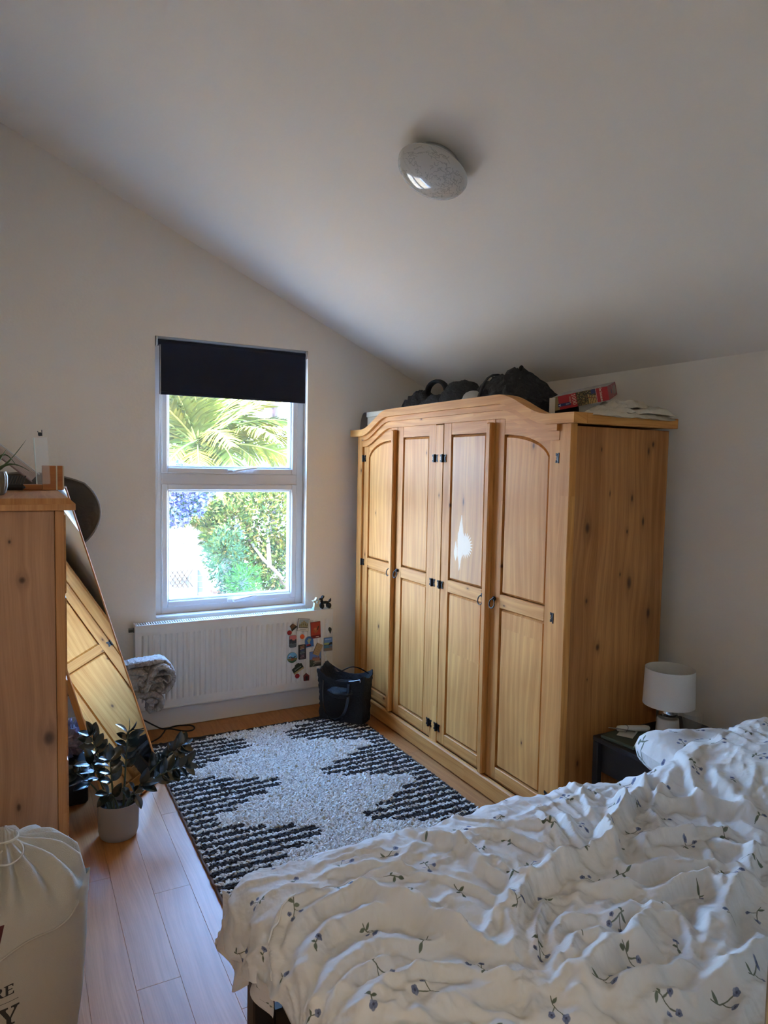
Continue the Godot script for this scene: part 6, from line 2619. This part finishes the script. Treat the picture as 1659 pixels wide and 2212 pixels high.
func magnets() -> void:
	var r := RandomNumberGenerator.new()
	r.seed = 40
	# building in a white border
	var im := blank(Color(0.80, 0.78, 0.73), 96, 96)
	paint_rect(im, 8, 6, 80, 64, Color(0.62, 0.66, 0.66))
	for k in 5:
		var h: int = [30, 44, 54, 46, 36][k]
		paint_rect(im, 12 + k * 15, 70 - h, 13, h, Color(0.58, 0.52, 0.32))
		paint_rect(im, 16 + k * 15, 62 - h / 2, 4, 12, Color(0.22, 0.2, 0.14))
	paint_rect(im, 8, 66, 80, 5, Color(0.2, 0.2, 0.17))
	for k in 6:
		paint_rect(im, 24 + k * 8, 79, 5, 8, Color(0.55, 0.54, 0.52))
	magnet("picture_magnet", "white-bordered magnet picturing a domed building, tilted", Vector2(1.585, 0.548), 0.076, 0.078, -0.13, rounded(0.076, 0.078, 0.002), im, Color(0.2, 0.2, 0.2))
	im = blank(Color(0.66, 0.20, 0.12))
	paint_rect(im, 0, 78, 64, 18, Color(0.42, 0.05, 0.08))
	disc(im, 30, 46, 12, Color(0.74, 0.42, 0.26))
	stroke(im, [Vector2(22, 50), Vector2(30, 62), Vector2(40, 54), Vector2(46, 32)], 6, Color(0.62, 0.33, 0.18))
	stroke(im, [Vector2(44, 46), Vector2(50, 30)], 4, Color(0.28, 0.10, 0.08))
	paint_rect(im, 30, 86, 22, 4, Color(0.85, 0.75, 0.7))
	magnet("red_poster_magnet", "red magnet with a brown cockerel on it", Vector2(1.668, 0.508), 0.066, 0.105, 0.05, rounded(0.066, 0.105, 0.002), im, Color(0.4, 0.08, 0.07))
	im = blank(Color(0.34, 0.35, 0.33))
	paint_rect(im, 0, 0, 64, 40, Color(0.76, 0.42, 0.40))
	for k in 64:
		paint_rect(im, k, int(36 - 7 * sin(k * 0.12) - 3 * sin(k * 0.4)), 1, 30, Color(0.20, 0.19, 0.20))
	paint_rect(im, 0, 66, 64, 3, Color(0.48, 0.48, 0.45))
	magnet("sunset_magnet", "rounded magnet with a pink sky over dark hills", Vector2(1.516, 0.450), 0.047, 0.078, 0.0, rounded(0.047, 0.078, 0.010), im, Color(0.5, 0.48, 0.45))
	im = blank(Color(0.22, 0.42, 0.66))
	stroke(im, [Vector2(20, 30), Vector2(30, 50), Vector2(44, 24)], 4, Color(0.62, 0.62, 0.42))
	stroke(im, [Vector2(32, 20), Vector2(30, 66)], 5, Color(0.66, 0.65, 0.5))
	paint_rect(im, 10, 62, 30, 14, Color(0.62, 0.14, 0.16))
	paint_rect(im, 8, 74, 36, 8, Color(0.12, 0.1, 0.14))
	paint_rect(im, 0, 88, 64, 8, Color(0.78, 0.78, 0.80))
	magnet("arch_magnet", "blue arched magnet with a pale tower", Vector2(1.625, 0.434), 0.058, 0.074, 0.10, rounded(0.058, 0.074, 0.0, true), im, Color(0.6, 0.65, 0.7))
	im = blank(Color(0.10, 0.09, 0.09))
	for k in 10:
		var c: Color = [Color(0.62, 0.48, 0.28), Color(0.66, 0.42, 0.3), Color(0.72, 0.66, 0.52), Color(0.28, 0.36, 0.56), Color(0.36, 0.44, 0.46), Color(0.5, 0.52, 0.5), Color(0.42, 0.40, 0.44), Color(0.56, 0.40, 0.46), Color(0.6, 0.5, 0.5), Color(0.5, 0.36, 0.36)][k]
		stroke(im, [Vector2(10 + r.randf() * 8, 9 + k * 9), Vector2(54 - r.randf() * 8, 6 + k * 9)], 2.6, c)
	magnet("book_stack_magnet", "magnet shaped like a stack of coloured books", Vector2(1.578, 0.377), 0.048, 0.092, 0.03, rounded(0.048, 0.092, 0.003), im, Color(0.15, 0.13, 0.12), 0.010)
	im = blank(Color(0.70, 0.58, 0.40))
	for k in 9:
		for q in 6:
			if r.randf() > 0.2:
				paint_rect(im, 9 + q * 8, 10 + k * 9, 6, 2, Color(0.36, 0.26, 0.16))
	magnet("castle_magnet", "photo magnet of a castle under a blue sky", Vector2(1.669, 0.322), 0.078, 0.098, 0.02, rounded(0.078, 0.098, 0.001), castle(), Color(0.3, 0.3, 0.32), 0.003)
	var tb := magnet("tablet_magnet", "tilted beige tablet magnet with rows of carved marks", Vector2(1.682, 0.383), 0.042, 0.074, -0.42, rounded(0.042, 0.074, 0.002), im, Color(0.55, 0.45, 0.3), 0.008)
	tb.position.z += 0.0045
	im = blank(Color(0.40, 0.54, 0.74))
	paint_rect(im, 0, 50, 64, 4, Color(0.12, 0.14, 0.14))
	paint_rect(im, 0, 36, 40, 14, Color(0.62, 0.66, 0.42))
	for k in 30:
		paint_rect(im, 34 + k, int(50 - 16 * sin(k * 0.08)), 1, 14, Color(0.10, 0.12, 0.12))
	paint_rect(im, 0, 56, 64, 18, Color(0.32, 0.52, 0.60))
	paint_rect(im, 0, 74, 64, 22, Color(0.55, 0.48, 0.42))
	paint_rect(im, 40, 64, 20, 5, Color(0.6, 0.3, 0.26))
	for k in 7:
		paint_rect(im, 8 + k * 7, 9, 4, 6, Color(0.80, 0.86, 0.92))
	magnet("beach_magnet", "blue seaside poster magnet at the radiator edge", Vector2(1.755, 0.407), 0.058, 0.086, 0.0, rounded(0.058, 0.086, 0.001), im, Color(0.3, 0.4, 0.5))
	im = blank(Color(0.42, 0.64, 0.76), 80, 80)
	paint_rect(im, 0, 44, 80, 36, Color(0.46, 0.42, 0.22))
	paint_rect(im, 0, 62, 80, 18, Color(0.18, 0.32, 0.18))
	disc(im, 40, 52, 12, Color(0.56, 0.30, 0.14))
	disc(im, 22, 30, 9, Color(0.75, 0.78, 0.82))
	for k in 9:
		disc(im, 14 + k * 6, 38 - 5 * sin(k * 0.9), 4, Color(0.10, 0.10, 0.14))
	var circle := PackedVector2Array()
	for k in 28:
		circle.append(Vector2(cos(TAU * k / 28.0), sin(TAU * k / 28.0)) * 0.0335)
	magnet("round_magnet", "round landscape magnet with a blue sky", Vector2(1.513, 0.348), 0.067, 0.067, 0.0, circle, im, Color(0.45, 0.5, 0.4))
	# hat-like magnet
	im = blank(Color(0.46, 0.30, 0.17), 64, 64)
	paint_rect(im, 0, 42, 64, 22, Color(0.16, 0.18, 0.12))
	magnet("brown_magnet", "small brown and olive magnet at an angle", Vector2(1.515, 0.541), 0.040, 0.034, 0.65, PackedVector2Array([Vector2(-0.022, -0.017), Vector2(0.022, -0.017), Vector2(0.020, -0.005), Vector2(0.014, 0.017), Vector2(-0.012, 0.017), Vector2(-0.016, -0.004)]), im, Color(0.2, 0.15, 0.1), 0.009)
	im = blank(Color(0.13, 0.17, 0.11), 96, 64)
	paint_rect(im, 0, 50, 96, 14, Color(0.70, 0.62, 0.40))
	for k in 5:
		paint_rect(im, 18 + k * 13, 28, 8, 8, Color(0.6, 0.62, 0.56))
	magnet("green_bus_magnet", "dark green magnet on a cream base, tilted", Vector2(1.548, 0.278), 0.072, 0.048, 0.50, PackedVector2Array([Vector2(-0.036, -0.024), Vector2(0.036, -0.024), Vector2(0.036, 0.012), Vector2(0.026, 0.016), Vector2(0.022, 0.024), Vector2(-0.004, 0.024), Vector2(-0.012, 0.014), Vector2(-0.036, 0.010)]), im, Color(0.2, 0.22, 0.15), 0.010)
	im = blank(Color(0.40, 0.12, 0.10), 48, 64)
	paint_rect(im, 15, 24, 18, 36, Color(0.10, 0.09, 0.09))
	stroke(im, [Vector2(2, 26), Vector2(24, 4), Vector2(46, 26)], 3, Color(0.56, 0.24, 0.2))
	magnet("red_house_magnet", "little red house-shaped magnet near the floor", Vector2(1.608, 0.214), 0.038, 0.048, 0.0, PackedVector2Array([Vector2(-0.017, -0.024), Vector2(0.017, -0.024), Vector2(0.019, 0.008), Vector2(0.0, 0.024), Vector2(-0.019, 0.008)]), im, Color(0.3, 0.1, 0.08), 0.010)
	# bird-like carved magnet
	var b := thing("carved_magnet", "tiny dark green drop-shaped magnet at the top right", "magnet", Vector3(1.766, 0.496, -3.9985), 0.0, "magnets on the radiator")
	var g := G.new()
	g.prism(PackedVector2Array([Vector2(0.002, -0.021), Vector2(0.008, -0.004), Vector2(0.011, 0.008), Vector2(0.005, 0.018), Vector2(-0.004, 0.021), Vector2(-0.010, 0.012), Vector2(-0.009, 0.0), Vector2(-0.004, -0.006)]), 0.0, 0.008)
	part("body", g, mat(lin(0.045, 0.055, 0.04), 0.4), b)
	g = G.new()
	g.ball(Vector3(-0.002, 0.010, 0.008), Vector3(0.004, 0.004, 0.003), 10, 6)
	part("boss", g, mat(lin(0.09, 0.10, 0.08), 0.4), b)
	# round pin magnets
	for p in [["red", Vector2(1.493, 0.507), Color(0.62, 0.05, 0.09), "round red pin magnet at the upper left of the magnets"], ["orange", Vector2(1.578, 0.474), Color(0.90, 0.34, 0.06), "round orange pin magnet"], ["red", Vector2(1.546, 0.228), Color(0.62, 0.05, 0.06), "round red pin magnet below the tilted green magnet"]]:
		var q := thing("round_pin_magnet", p[3], "magnet", Vector3(p[1].x, p[1].y, -3.9985), 0.0, "magnets on the radiator")
		g = G.new()
		g.xf = Transform3D(Basis(Vector3.RIGHT, PI / 2), Vector3.ZERO)
		g.lathe([Vector2(0, 0.0), Vector2(0.0135, 0.0), Vector2(0.015, 0.002), Vector2(0.015, 0.006), Vector2(0.012, 0.0095), Vector2(0.006, 0.011), Vector2(0.0005, 0.0112)], 24)
		part("cap", g, mat(p[2], 0.3), q)
		if p[0] == "red" and p[1].y < 0.3:
			q.position.z += 0.004


func castle() -> Image:
	var im := blank(Color(0.42, 0.54, 0.78), 80, 100)
	paint_rect(im, 0, 52, 80, 48, Color(0.36, 0.33, 0.30))
	paint_rect(im, 18, 44, 52, 22, Color(0.66, 0.46, 0.36))
	for k in 4:
		paint_rect(im, 20 + k * 13, 36, 8, 12, Color(0.56, 0.36, 0.30))
	paint_rect(im, 10, 64, 66, 10, Color(0.62, 0.58, 0.50))
	paint_rect(im, 0, 84, 80, 16, Color(0.20, 0.20, 0.20))
	for k in 20:
		disc(im, 4 + (k * 37) % 30, 60 + (k * 23) % 36, 4, Color(0.22, 0.26, 0.2))
	stroke(im, [Vector2(20, 98), Vector2(30, 84), Vector2(44, 78)], 2, Color(0.6, 0.58, 0.52))
	return im


# ---------------------------------------------------------------- ornaments on the radiator
func radiator_ornaments() -> void:
	var y := 0.6325
	var s := thing("star_ornament", "small cream wooden star ornament on the radiator", "ornament", Vector3(1.681, y, -4.025), 0.12)
	var g := G.new()
	var o := PackedVector2Array()
	var hole := PackedVector2Array()
	for k in 10:
		var a := PI / 2 + TAU * k / 10.0
		o.append(Vector2(cos(a), sin(a)) * (0.030 if k % 2 == 0 else 0.0155) + Vector2(0, 0.048))
		hole.append(Vector2(cos(a), sin(a)) * (0.014 if k % 2 == 0 else 0.007) + Vector2(0, 0.048))
	var cream := mat(lin(0.60, 0.54, 0.38), 0.6)
	for k in 10:
		var k1 := (k + 1) % 10
		g.prism(PackedVector2Array([o[k], o[k1], hole[k1], hole[k]]), -0.010, 0.010)
	part("star", g, cream, s)
	g = G.new()
	g.prism(PackedVector2Array([Vector2(-0.019, 0.010), Vector2(0.019, 0.010), Vector2(0.016, 0.036), Vector2(-0.016, 0.036)]), -0.009, 0.009)
	part("body", g, cream, s)
	g = G.new()
	g.box(Vector3(0, 0.008, 0), Vector3(0.044, 0.016, 0.026), 0.001)
	part("base", g, mat(lin(0.52, 0.56, 0.47), 0.5), s)
	var d := thing("dog_figurine", "shiny black bulbous dog figurine beside the star", "figurine", Vector3(1.748, y, -4.030), 0.0)
	var gl := mat(lin(0.010, 0.010, 0.011), 0.18)
	for p in [[-0.026, 0.019, 0.012, 0.012, 0.019, 0.0], [-0.026, 0.019, -0.012, 0.012, 0.019, 0.0], [0.022, 0.019, 0.012, 0.014, 0.019, 0.0], [0.022, 0.019, -0.012, 0.014, 0.019, 0.0]]:
		g = G.new()
		g.ball(Vector3(p[0], p[1], p[2]), Vector3(p[3], p[4], 0.011), 14, 8)
		part("leg", g, gl, d)
	g = G.new()
	g.ball(Vector3(-0.002, 0.040, 0), Vector3(0.028, 0.010, 0.012), 16, 10)
	part("body", g, gl, d)
	g = G.new()
	g.tube([Vector3(0.024, 0.040, 0), Vector3(0.032, 0.052, 0), Vector3(0.037, 0.064, 0)], [0.008, 0.008, 0.0015], 10)
	part("tail", g, gl, d)
	g = G.new()
	g.ball(Vector3(-0.027, 0.052, 0), Vector3(0.010, 0.014, 0.010), 14, 8)
	g.ball(Vector3(-0.034, 0.062, 0), Vector3(0.013, 0.009, 0.009), 14, 8)
	part("head", g, gl, d)
	for z in [-0.008, 0.008]:
		g = G.new()
		g.xf = Transform3D(Basis(Vector3.BACK, -0.6), Vector3(-0.021, 0.074, z))
		g.ball(Vector3.ZERO, Vector3(0.007, 0.014, 0.006), 12, 8)
		part("ear", g, gl, d)
